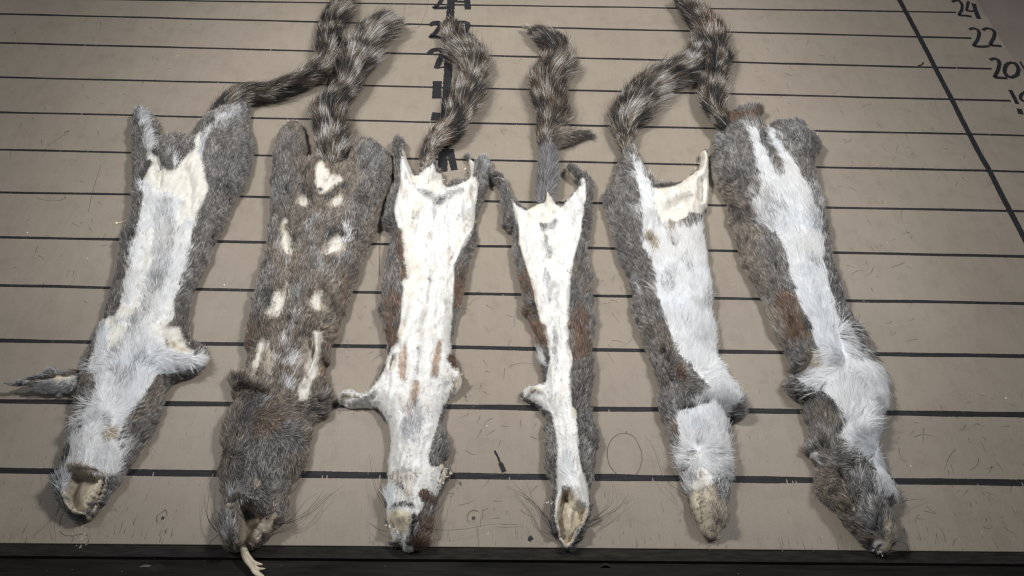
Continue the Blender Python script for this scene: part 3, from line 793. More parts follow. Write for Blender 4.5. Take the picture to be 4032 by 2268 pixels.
for _ in range(26):
    x = RB.uniform(-330, 330); y = RB.uniform(-34, 0); k = RB.uniform(.4, 2)
    link_mesh('scuff', np.array([(x, y, -3.85), (x + k, y - .2, -3.85), (x + k * .6, y + .25, -3.85)]) * MM, [(0, 1, 2)], M_SCUFF, rail, False)
# ================================================================== the six pelts
DENS = 6.6          # hairs per square millimetre
def pelt(label, at_txt):
    o = bpy.data.objects.new('squirrel_pelt', None); COL.objects.link(o)
    return tag(o, label, 'animal pelt', 'squirrel pelts laid side by side on the board')
def combs(txt):
    out = []
    for ln in txt.strip().splitlines():
        if not ln.strip(): continue
        h, pts = ln.split(':'); a, b = h.split(); out.append((float(a), float(b), T(pts)))
    return out
def body(parent, outline, H, R, relief, default, regs, comb, axis, seed, name='body', dens=1.0, **kw):
    fk = {k: kw.pop(k) for k in ('out_gain', 'len_gain', 'clear_gain') if k in kw}
    rg = parse_regions(regs)
    sh = make_sheet(T(outline), H, R, parse_relief(relief), default, rg, seed=seed, **kw)
    o = sheet_object(name, sh, parent)
    grow_fur(sh, default, rg, combs(comb), T(axis), DENS * dens, o, seed, **fk)
    return o

# ---- pelt 1
p = pelt('grey pelt with bare cream belly and open hollow muzzle, first on the left', '')
body(p, '''A 858,175 880,143 930,152 975,190 1000,235 1003,300 1012,332 1060,322 1130,302 1190,312 1225,330 1240,280 1268,240 1290,212 1340,182 1400,160 1450,150
 1500,112 1555,82 1578,110 1570,170 1562,230 1588,290 1600,360 1590,440 1570,520 1535,620 1485,690 1445,770 1405,860 1375,930 1328,1010 1312,1090 1275,1150 1245,1220 1205,1300 1190,1380 1178,1449
 B 1000,110 1002,165 1000,195 1040,207 1078,228 1088,272 1070,335 1020,378 960,398 900,425 862,490 848,560 825,620 795,690 756,740 718,810 678,870 640,920 618,960 590,1000 558,1050 520,1100 495,1135 470,1152 420,1146 390,1128
 348,1088 322,1040 308,1000 308,960 324,910 338,860 354,800 370,760 384,700 395,650 412,590 414,520 432,460 446,430 446,370 452,340 478,290 494,240 514,180 536,120 564,60
 A 692,1380 714,1290 734,1220 750,1150 774,1060 776,980 795,920 824,870 843,800 848,720 849,640 852,560 849,480 849,400 846,320 846,250''',
 19, 24, '''
 push 3 30: A 905,180 930,270 945,380
 push -5 24: A 985,430 1010,520 1000,600
 push -4 34: A 1170,500 1200,640 1190,780
 push -3 40: A 900,990 880,1120
 push 2.5 22: A 950,470 895,560 900,660 875,800 840,920
 push 3 40: A 1040,800 1030,1000 1000,1200
 push -8 34: B 900,200
 push 4 26: B 960,330 1030,330 1060,280
 push -6 18: B 960,345 1005,338
 push 3 30: B 420,640 540,600
 push -5 14: B 555,722
 push -3 16: B 650,735
 lift 7 150: B 440,1040
 lift 3 120: B 500,800
 hole 12 7: B 372,896 420,884 480,893 520,902 566,915 556,965 542,1015 518,1075 490,1116 450,1108 400,1102 366,1058 348,1010 356,960 368,925
 push 9 20: B 525,930 490,1000 450,1075
 push 5 12: B 452,1135
 push 4 14: B 325,960 345,930
 ''', 'grey', '''
 mixed 16 stroke 20: A 878,165 925,250 942,340 948,420
 mixed 20 stroke 24: A 1460,165 1380,200 1320,270 1280,380 1268,440
 slate 14 stroke 26: A 1540,110 1480,180 1400,260
 bare 22 poly: A 962,432 1000,442 1040,500 1090,530 1140,475 1190,425 1228,380 1245,300 1272,250 1268,300 1262,400 1288,470 1308,560 1306,650 1268,740 1228,830 1200,920 1168,1010 1138,1090 1118,1160 1108,1250 1095,1350 1090,1449 B 860,130 960,120 985,190 1000,240 1030,250 1000,330 940,330 830,370 B 640,480 500,330 480,280 520,200 550,80 A 735,1449 760,1360 808,1290 828,1220 838,1140 843,1060 850,980 868,920 888,850 898,760 903,680 908,600 928,540
 white 30 poly: A 985,690 1040,670 1130,692 1142,800 1122,900 1112,1000 1102,1080 1100,1200 1090,1280 1070,1350 1060,1449 B 800,130 830,220 860,260 1010,258 1030,300 940,330 830,372 640,480 500,400 480,300 560,290 640,230 690,130 640,90 A 940,1449 900,1350 940,1250 962,1150 962,1000 960,850 960,760
 slate 16 stroke 11: A 1020,720 1060,760 1100,720
 slate 16 stroke 9: A 1015,915 1060,900 1100,915
 slate 18 stroke 14: A 1060,1100 1030,1200 990,1300 B 720,120 700,200 640,250
 white 18 stroke 16: A 1040,830 1010,1000 975,1180
 white 16 stroke 18: A 1130,1080 1100,1250
 dark 9 stroke 8: A 950,470 895,560 905,650 880,780 845,890 822,990 806,1060
 slate 14 stroke 18: A 1060,420 1120,380 1170,360
 white 14 stroke 11: A 1095,430 1115,470
 mixed 30 stroke 18: A 1050,740 1060,860 1040,1060 1000,1250 B 660,200 620,280 560,330
 mixed 26 stroke 16: B 760,260 700,320 820,340
 white 30 stroke 26: A 945,640 930,760 900,900
 white 34 stroke 26: A 880,1000 850,1180 800,1330
 white 34 stroke 26: A 1190,880 1150,1020 1110,1150
 white 34 stroke 30: B 560,160 530,260
 white 34 stroke 30: B 860,200 900,300
 white 26 stroke 16: A 1140,1130 1110,1300
 white 22 poly: B 530,330 600,320 700,330 800,350 900,320 990,330 1050,280 1040,340 950,360 850,390 800,430 760,500 700,580 650,640 630,720 640,800 640,890 560,912 480,890 370,885 340,860 360,820 390,720 430,620 470,560 500,480 520,400
 slate 12 stroke 16: B 520,385 490,400 460,420
 mixed 14 stroke 30: B 620,370 650,440 690,380
 slate 14 stroke 20: B 570,600 565,650
 tan 14 stroke 20: B 560,670 585,690
 dark 8 stroke 12: B 540,730 560,715 580,712
 slate 10 stroke 22: B 650,720 670,750
 slate 10 stroke 14: B 420,715 470,720
 brown 12 stroke 20: B 400,540 430,480 490,380
 brown 16 stroke 24: B 850,400 800,520 700,620
 tan 9 stroke 12: B 365,885 420,872 500,890 560,905
 hollow 8 poly: B 374,900 420,890 480,898 530,906 560,915 520,1000 480,1060 450,1108 400,1102 366,1058 350,1010 358,960 368,925
 leather 7 stroke 22: B 545,930 505,990 460,1060 440,1090
 leather 7 stroke 10: B 372,900 350,950 342,1010 358,1060 395,1108 440,1118
 leather 7 stroke 10: B 560,920 550,990 530,1040 500,1110
 hollow 6 stroke 9: B 560,940 540,1000 520,1040
 slate 8 stroke 14: B 440,1134 470,1138
 dark 6 stroke 7: B 415,1130 440,1125
 leather 7 stroke 9: B 480,1148 492,1125
 mixed 9 stroke 14: B 318,990 330,950 350,920
 leather 6 stroke 12: B 915,205 960,235 1005,245
 hollow 6 stroke 12: B 888,195 895,225
 dark 5 stroke 6: A 1005,523
 stain 5 stroke 6: A 1178,568
 stain 5 stroke 6: A 1190,805
 slate 10 stroke 8: A 895,1000
 ''', '''
 60 .8: B 560,560 440,600
 60 .8: B 560,640 640,580
 50 .9: B 850,300 1000,310
 50 .9: B 560,320 470,330
 50 .9: B 560,720 540,860
 ''', 'B 440,1140 560,700 660,350 A 880,1300 1010,800 1100,400 1200,150', 100)
body(p, 'B 452,345 420,352 380,352 345,372 318,362 300,350 280,362 262,388 210,402 160,420 118,434 80,438 36,436 62,447 110,450 150,446 185,452 200,464 260,470 330,477 400,462 450,425',
 6, 9, '''
 lift 9 80: B 300,400 200,430 60,440
 lift 4 90: B 400,400
 push -5 10: B 160,428 230,424 290,415 340,400 430,378
 push 3 10: B 290,385 330,385
 ''', 'slate', '''
 mixed 6 stroke 40: B 430,410 300,430 150,450
 brown 6 stroke 9: B 420,354 350,375 280,378 180,412 100,438
 leather 5 stroke 6: B 150,430 200,432 240,424 300,412 330,395 420,375
 leather 5 stroke 9: B 290,400 310,388 325,390
 mixed 6 stroke 14: B 430,420 350,450 260,455 200,455
 leather 4 stroke 6: B 35,437 80,444
 ''', '', 'B 460,390 40,440', 131, 'foreleg', 1.0, spacing=1.0, len_gain=.38, ragged=.25, wrinkle=.3)
make_tail('C 180,800,55 230,745,80 320,665,85 420,592,88 560,582,84 700,540,90 820,478,88 900,450,86 950,385,92 965,285,98 955,205,92 990,120,88 1038,42,62 1058,-25,46 1062,-60,20', p, 11, 40000, z0=8, rustiness=.18, white=.55, tint=(.85, .87, .88), length=22)
whiskers(p, [('O 640,690 600,760 560,860 548,960 560,1110', 9, 3), ('O 600,740 560,830 440,950 380,1010', 9, 2), ('O 560,520 520,480 480,430 430,330', 12, 4), ('O 560,570 520,562 480,575', 12, 8), ('O 1380,95 1480,120 1570,205', 14, 3)])

# ---- pelt 2
p = pelt('brown furred pelt with rows of bare cream teat patches, second from the left', '')
body(p, '''C 668,835 690,815 740,792 782,802 790,850 800,900 810,960 808,1025 865,1022 910,1010 960,1040 1030,1058 1070,1040 1095,990 1112,940 1135,908 1190,898 1250,912 1300,952 1346,988 1360,1040 1360,1100 1335,1160 1305,1230 1285,1300 1265,1380
 D 1134,370 1104,430 1074,490 1054,540 1024,600 1004,670 980,740 960,800 936,860 918,920 900,980 872,1050 845,1120 812,1190 800,1260 790,1340 E 870,60 885,120 890,180 915,240 920,290 902,355 872,395 828,428 798,462 784,520 766,580 755,640 740,700 696,780 656,840 636,910 634,980 622,1050 592,1100 540,1150 490,1205 430,1255 390,1266
 350,1262 300,1284 250,1274 214,1210 196,1150 188,1090 204,1030 217,960 207,890 200,800 205,720 214,640 210,560 220,480 244,410 282,345 292,292 262,258 276,215 256,175 268,138 310,122 365,112 378,60
 D 240,1267 222,1230 222,1150 240,1060 252,980 266,900 290,830 316,740 331,660 355,590 369,520 380,440 389,360 394,280 399,200 404,120 412,40 C 592,1200 608,1100 614,1000 628,930 645,870''',
 19, 26, '''
 push -3 24: D 630,160 640,200
 push -3 26: D 870,190 840,220
 push -3 24: D 490,360 520,440 530,515
 push -3 34: D 880,420 820,490 790,530
 push -3 30: D 460,850 430,920 400,970
 push -3 26: D 750,840 710,910
 push -4 26: D 330,1180 310,1300 290,1420
 push -4 26: D 690,1220 660,1400
 push 5 14: D 725,1130 725,1300 E 790,80 745,200
 push 1 10: D 620,218
 push 1 10: D 830,540
 push 1 10: D 440,955
 push 1 10: D 720,915
 push 4 34: D 560,430 600,600 580,800 540,1000
 push 5 44: C 700,900 690,1050 690,1200
 push 5 50: C 1210,960 1230,1080 1200,1250
 push -6 40: C 800,1100 850,1250
 push -5 40: C 960,1120
 push -5 18: E 270,240 380,215 480,260
 push -4 16: E 820,300 900,290
 push 4 60: E 500,520 460,740
 push -3 26: E 430,700 470,850
 push 3 20: E 590,750
 lift 5 160: E 400,1000
 hole 13 9: E 335,965 400,965 455,1035 500,1085 460,1140 400,1220 350,1252 318,1180 325,1080
 push 7 16: E 560,1040 500,1110 430,1200 400,1250
 push 4 14: E 250,990
 push 5 14: E 270,1060 280,1180 290,1260
 ''', 'brown', '''
 grey 40 stroke 60: C 700,880 680,1050 D 440,60 400,400
 grey 40 stroke 70: C 1230,960 1230,1150 D 1000,300 900,560
 grey 40 stroke 70: D 350,700 300,900
 slate 40 stroke 44: D 640,330 650,450 690,580 640,700 590,850 530,1050 500,1150
 slate 30 stroke 30: D 700,300 780,320 860,300
 slate 30 stroke 20: D 430,380 450,520 500,640
 slate 30 stroke 28: D 730,620 800,700
 mixed 34 stroke 22: D 480,1120 500,1250 540,1400 E 560,40 600,140 640,220
 tan 34 poly: D 624,99 670,122 678,199 655,238 600,230 569,184 585,130
 bare 16 poly: D 624,123 656,139 661,191 645,218 608,213 587,181 597,144
 tan 34 poly: D 848,131 917,131 910,208 848,247 793,216 801,169
 bare 16 poly: D 848,149 896,149 891,202 848,228 812,207 817,176
 tan 20 stroke 16: D 820,220 800,200
 bare 13 stroke 18: D 490,310 480,350
 tan 34 poly: D 474,337 521,352 560,437 575,515 560,577 513,585 474,530 459,437
 bare 16 poly: D 488,381 519,391 545,450 557,503 545,544 514,550 488,513 477,450
 tan 34 poly: D 859,364 913,395 921,481 890,535 812,558 750,566 738,512 781,465 828,419
 bare 16 poly: D 850,401 887,423 892,481 871,517 818,533 776,539 768,502 797,470 829,438
 white 30 stroke 13: D 905,340 940,400 955,480
 tan 34 poly: D 445,787 507,795 504,880 491,958 445,1028 383,1028 339,966 359,880 398,834
 bare 16 poly: D 440,826 482,832 480,890 471,942 440,990 398,990 368,948 382,890 408,858
 tan 34 poly: D 758,787 813,810 797,880 758,919 712,973 650,950 665,880 712,826
 bare 16 poly: D 750,818 787,834 777,881 750,907 718,944 676,928 687,881 718,844
 tan 10 stroke 12: D 780,910 765,935
 tan 30 poly: D 320,1130 345,1140 385,1180 375,1250 345,1340 E 460,0 440,80 420,150 395,140 405,60 D 285,1400 265,1430 290,1320 305,1220
 bare 20 poly: D 320,1130 345,1140 385,1180 375,1250 345,1340 E 460,0 440,80 420,150 395,140 405,60 D 285,1400 265,1430 290,1320 305,1220
 tan 12 stroke 22: D 370,1280 370,1380
 tan 30 poly: D 700,1105 742,1115 748,1180 740,1260 728,1340 E 850,0 835,80 800,180 745,290 705,290 715,220 750,120 775,40 D 640,1440 655,1360 685,1240 700,1150
 bare 20 poly: D 700,1105 742,1115 748,1180 740,1260 728,1340 E 850,0 835,80 800,180 745,290 705,290 715,220 750,120 775,40 D 640,1440 655,1360 685,1240 700,1150
 stain 18 stroke 26: D 650,1160 610,1230 600,1320
 brown 18 stroke 18: D 780,860 800,920
 rust 22 stroke 20: D 880,760 885,860
 dark 26 stroke 12: D 520,370 555,420 565,480
 dark 26 stroke 12: D 770,430 800,395 850,385
 dark 26 stroke 13: D 365,820 360,900
 dark 16 stroke 15: D 820,900 830,980 760,1040
 dark 18 stroke 22: D 290,1030 330,1080 270,1130 245,1230
 dark 14 stroke 14: D 600,1150 660,1090
 stain 4 stroke 5: D 617,216
 stain 4 stroke 5: D 868,226
 stain 4 stroke 5: D 512,530
 stain 4 stroke 5: D 830,542
 stain 4 stroke 5: D 440,956
 stain 4 stroke 5: D 720,916
 rust 22 stroke 24: D 225,1110 215,1200 205,1260
 rust 26 stroke 18: D 870,1080 830,1180 E 880,150
 dark 20 stroke 24: C 790,1200 840,1240 860,1290
 dark 18 stroke 22: C 940,1250 1000,1190 1040,1180
 tan 16 poly: C 870,1040 912,1004 950,1050 975,1100 1050,1130 1040,1160 965,1205 910,1235 878,1165
 bare 14 poly: C 878,1052 908,1016 935,1050 965,1105 1035,1130 1035,1150 965,1190 912,1222 888,1165
 dark 10 stroke 8: C 905,1205
 dark 30 stroke 70: E 400,300 380,400 360,500
 dark 14 stroke 26: E 320,170 340,215
 leather 7 stroke 6: E 215,262 250,240 330,228 430,230 478,262
 slate 14 stroke 20: E 480,300 470,330
 rust 30 stroke 44: E 560,370 520,430 490,490
 brown 40 stroke 40: E 640,350 700,400
 dark 24 stroke 26: E 760,360 840,350 880,320
 slate 14 stroke 18: E 850,290 880,265
 grey 40 stroke 90: E 400,640 600,560 500,740
 dark 14 stroke 14: E 590,600
 grey 40 stroke 70: E 300,760 430,780 560,850 420,900
 tan 24 stroke 22: E 430,800 440,850
 slate 22 stroke 24: E 560,780 590,900
 mixed 16 stroke 22: E 260,920 320,900
 dark 14 stroke 18: E 300,960 380,940 460,990
 slate 14 stroke 40: E 240,1080 250,1180
 slate 14 stroke 30: E 570,1010 590,1080
 hollow 9 poly: E 335,965 400,965 455,1035 500,1085 460,1140 400,1220 350,1252 318,1180 325,1080
 dark 9 stroke 26: E 360,1050 420,1080
 leather 7 poly: E 565,1022 572,1060 520,1130 460,1190 430,1250 385,1262 395,1200 450,1130 520,1065
 leather 6 stroke 10: E 390,1100 440,1085
 leather 7 stroke 13: E 240,990 285,985
 leather 6 stroke 12: E 300,1230 290,1280
 ''', '''
 60 .9: E 480,480 430,700
 70 .9: E 640,620 600,760
 60 .8: E 250,700 330,820
 60 .9: E 400,860 420,960
 50 .8: E 300,280 420,250
 60 .8: E 620,400 860,380
 ''', 'E 330,1200 440,700 D 560,1300 600,900 700,500 C 980,1150', 200, clear_gain=.25, soften={'bare': .85, 'tan': .8, 'rust': .6, 'slate': .75})
sk = body(p, 'E 338,1236 368,1250 386,1296 414,1338 440,1352 472,1366 446,1374 426,1372 446,1384 488,1392 446,1404 438,1404 462,1424 480,1442 440,1449 402,1425 378,1385 348,1350 334,1310',
 1.2, 5, '''lift 5 90: E 350,1260
 lift -1 40: E 450,1420
 push -1 8: E 380,1330 430,1420''', 'leather', '', '', 'E 340,1240 460,1440', 231, 'skin_strip', .3, spacing=.9, ragged=.1, wrinkle=.3, z_edge=3)
make_tail('C 1010,1120,70 985,1050,98 968,980,108 975,890,112 962,800,112 945,715,102 985,635,98 1060,550,104 1105,450,110 1145,350,110 1185,260,100 1245,190,84 1305,155,46 1362,122,14', p, 12, 52000, z0=10, rustiness=.25, white=1.0, tint=(.95, .95, .95), zend=12, length=23)
whiskers(p, [('E 175,1160 120,1080 95,1000 88,905', 10, 4), ('E 180,1165 130,1110 105,1040 100,950', 10, 4), ('E 170,1150 110,1060 120,920 138,820', 10, 3), ('E 200,1150 140,1090 150,1040 195,1010', 10, 14), ('E 185,1175 120,1240 95,1300 98,1400', 10, -8),
 ('E 600,1105 740,1040 830,950 880,880', 10, 4), ('E 600,1110 760,1050 860,960 1000,855', 10, 3), ('E 590,1110 700,1080 800,1000 900,905', 10, 3), ('E 610,1100 680,1060 760,950 840,905', 10, 3), ('E 600,1105 690,1095 800,1030 940,900', 10, 2), ('E 650,915 690,880 720,830', 8, 2)])

# ---- pelt 3
p = pelt('white leathery pelt with rusty grey flanks and crumpled cream face, third from the left', '')
body(p, '''F 168,890 185,860 225,858 240,910 260,980 282,1032 300,1085 325,1110 345,1085 362,1056 400,1048 432,1000 445,1005 450,1060 490,1072 500,1095 505,1150 530,1172 562,1142 628,1140 668,1128 688,1080 680,1012 650,952 668,960 692,992 718,1015 740,992 780,974 812,1002 816,1060 796,1140 766,1240 736,1330 716,1400
 G 1030,190 1030,225 1022,270 1002,330 982,400 962,480 948,560 932,640 916,720 894,790 880,860 866,940 858,1010 868,1070 895,1150 915,1200 938,1250 928,1310 886,1356 838,1396 H 795,275 785,305 772,370 786,440 808,500 814,560 804,620 790,652 806,680 830,720 832,745 800,795 770,850 750,900 730,960 714,1040 706,1100 686,1180 656,1236 610,1258 560,1270 515,1270 485,1232
 430,1222 432,1170 404,1110 388,1080 393,1010 384,930 388,850 398,780 398,700 403,640 418,560 422,480 412,410 374,340 332,288 262,265 180,265 132,271 64,240 64,202 92,172 170,162 230,187 270,160 310,110 350,42
 G 382,1170 414,1080 416,1000 406,940 396,880 378,830 358,770 378,700 378,620 392,540 398,460 416,380 436,300 444,230 408,190 384,150 396,80 F 118,1330 138,1260 156,1210 178,1150 173,1050''',
 18, 24, '''
 push 3 12: F 205,900 250,1050 290,1150
 push -3 20: F 330,1160 400,1140
 push -4 18: F 530,1170 600,1170
 push 3 10: F 690,1020 680,1100
 push 4 9: F 440,1020 420,1120
 push 2 6: F 500,1090 480,1180
 push -2.5 30: G 600,120 560,280
 push -2 20: G 715,560 690,740 650,920
 push 2.5 14: G 715,230
 push 2 11: G 490,240 505,420 520,560 500,760
 push 2.5 11: G 1010,200 940,300 900,420 885,600 878,800
 push -2.5 16: G 850,330
 hole 4 5: G 450,1072 470,1082 472,1110 462,1150 440,1192 420,1194 414,1170 424,1120 436,1085
 push -2 10: G 370,1300 320,1370 270,1430
 push 3 10: H 330,120 270,190 210,210
 push -3 12: H 160,200 110,220
 push 3 8: H 70,205 130,185 190,190
 push -3 10: H 870,120 900,90
 push 4 9: H 900,40 880,140 820,180
 push -4 9: H 850,60 860,160
 push 2 40: H 560,380 540,560
 push 4 26: H 540,700
 push 5 30: H 480,1060
 push 4 16: H 620,920 640,980
 push -3 14: H 560,950 590,1000
 push 4 22: H 670,1130
 push -4 12: H 580,1100 560,1180
 push 4 8: H 770,680 800,720 770,800
 push -3 7: H 785,700 760,770
 lift 4 140: H 540,1000
 lift 3 90: G 920,1260
 lift 3 60: H 120,210
 ''', 'grey', '''
 short 10 poly: F 205,870 228,870 245,930 282,1040 300,1090 362,1060 440,1000 452,1065 505,1100 530,1175 660,1130 690,1000 705,1030 690,1100 720,1100 735,1150 735,1230 720,1320 G 1035,140 1008,215 965,290 928,335 905,400 888,470 888,560 884,650 878,750 864,850 862,1000 870,1070 900,1150 935,1230 930,1310 830,1400 H 780,300 760,370 735,450 700,540 690,640 700,680 740,690 800,690 830,740 770,840 720,960 690,1100 600,1260 430,1220 395,1080 390,850 400,650 420,480 380,340 320,285 70,240 70,200 170,165 270,165 350,50 G 390,1170 425,1050 432,1000 470,930 495,820 510,700 520,600 520,520 510,420 500,330 490,230 470,150 455,60 F 180,1330 180,1260 215,1150 205,1000
 short 6 stroke 60: H 400,150 300,210 200,225 90,215
 short 6 stroke 40: H 860,60 880,140 820,200
 short 6 stroke 16: F 300,1080 250,1000
 bare 14 stroke 26: F 420,1110 470,1130 G 560,80 540,240 560,400
 bare 20 stroke 40: G 600,420 580,640
 bare 20 stroke 30: G 960,160 900,260
 bare 9 stroke 16: F 330,1130 300,1110
 bare 9 stroke 12: F 690,1000 680,1110
 slate 12 stroke 22: F 360,1200 410,1225 450,1250
 slate 12 stroke 22: F 610,1195 540,1225 480,1270
 dark 10 stroke 10: F 470,1270 500,1250
 dark 12 stroke 20: F 190,880 205,950 205,985
 stain 12 stroke 17: F 195,1040 205,1130 250,1220
 leather 10 stroke 9: F 245,940 275,1040 290,1110
 slate 14 stroke 22: F 780,1000 785,1080 770,1160
 stain 16 stroke 20: F 740,1100 700,1200 680,1230
 stain 16 stroke 13: F 330,1350 310,1440 G 600,60 610,110
 slate 10 stroke 9: G 740,0 745,120 720,210
 stain 9 stroke 17: G 715,215 712,245
 stain 18 stroke 14: G 850,340 845,390
 stain 20 stroke 11: G 545,360 570,480
 slate 9 stroke 4: G 716,480 712,560 700,680 680,800 660,870
 leather 7 stroke 5: G 714,490
 stain 12 stroke 9: G 565,660 550,780 530,860
 stain 12 stroke 11: G 830,640 825,760
 leather 14 stroke 14: G 520,860 500,930
 stain 14 stroke 9: G 655,900 655,960
 sienna 12 poly: G 525,985 548,1005 555,1080 545,1180 530,1260 505,1250 490,1180 495,1080
 leather 8 stroke 8: G 515,1060 520,1120
 sienna 12 poly: G 775,965 800,985 790,1060 780,1160 760,1250 725,1230 725,1130 745,1040
 slate 14 stroke 9: G 640,1030 630,1140 610,1240
 stain 16 stroke 17: G 610,1280 600,1440
 dark 18 stroke 7: G 612,1290 605,1400
 sienna 16 stroke 18: H 595,110 585,200 575,270
 mixed 34 stroke 60: H 600,330 570,440
 stain 30 stroke 30: H 500,230 560,330 700,260
 stain 30 stroke 12: G 830,1180 850,1230
 rust 10 stroke 10: G 855,1110 890,1160
 rust 20 stroke 9: G 492,200 505,380 525,520
 rust 22 stroke 24: G 450,720 440,850 430,980
 rust 22 stroke 14: G 925,480 915,600 895,740
 hollow 5 poly: G 450,1076 466,1084 468,1110 458,1150 438,1188 424,1190 418,1170 428,1120 440,1088
 bare 5 stroke 11: G 442,1130 432,1165
 leather 8 stroke 16: H 90,200 160,190
 leather 6 stroke 9: H 110,240 150,240
 hollow 6 stroke 7: H 60,238 110,256
 hollow 5 stroke 3: H 80,215 150,200 200,200
 hollow 6 stroke 4: H 870,130 880,60
 leather 8 stroke 10: H 900,60 880,140 830,180
 dark 12 stroke 10: H 388,310
 stain 16 stroke 20: H 470,720 500,760 580,770
 stain 16 stroke 28: H 440,760 590,730
 stain 18 stroke 36: H 500,830 560,880
 dark 16 stroke 12: H 480,820 540,870
 white 10 stroke 22: H 430,880 420,930
 dark 10 stroke 14: H 440,960 500,950 570,960
 leather 9 poly: H 420,1000 480,985 560,1000 575,1050 550,1120 530,1170 470,1140 410,1110 395,1060
 hollow 5 stroke 3: H 450,1010 500,1030 520,1080
 hollow 5 stroke 3: H 420,1060 450,1120
 dark 14 stroke 26: H 590,1050 570,1150 540,1200
 rust 10 stroke 20: H 660,890 690,920
 brown 10 stroke 26: H 660,1000 650,1060
 short 6 stroke 11: H 600,885 615,930 635,985
 rust 14 stroke 34: H 680,1130 650,1190 620,1230
 dark 10 stroke 13: H 550,1240
 bare 6 stroke 8: H 520,1262 565,1266
 leather 6 stroke 14: H 440,1190 480,1210
 leather 6 stroke 12: H 780,670 800,740 770,800
 hollow 4 stroke 3: H 790,690 770,760
 ''', '''
 60 .9: G 760,150 1000,230
 60 .6: G 700,150 560,120
 40 .8: H 590,560 680,520
 40 .8: H 560,560 470,520
 60 .9: H 520,560 500,420
 ''', 'H 560,1240 560,700 590,200 G 650,900 710,400 F 500,1200', 300, soften=.75, wrinkle=1.1, crease=1.6)
make_tail('F 375,1080,40 382,1010,55 400,940,80 450,870,98 530,800,112 600,735,112 622,660,106 642,560,104 682,480,112 705,400,112 692,325,102 650,272,84 592,225,72 562,155,56 552,88,30 548,40,12', p, 13, 52000, z0=8, rustiness=.32, white=1.0, tint=(.95, .93, .9), length=22)
whiskers(p, [('H 385,975 340,900 300,800 275,600', 10, 3), ('H 388,960 350,880 320,820 296,740', 10, 4), ('H 395,1140 330,1120 280,1080 245,1070', 8, 2), ('H 640,1110 800,1130 950,1120 1060,1098 1180,1085', 12, 3), ('H 1180,1085 1250,1092 1330,1086', 3, 2),
 ('H 700,1000 760,900 800,820 880,560', 12, 2), ('H 690,990 740,880 780,780', 12, 4), ('H 700,1010 760,980 800,900', 12, 2), ('H 600,1100 540,860 500,800', 14, 16), ('H 590,1150 560,1040 540,860', 14, 16), ('H 620,1140 600,1000 580,940', 15, 17), ('H 610,1110 500,1090 430,1020', 15, 14)])

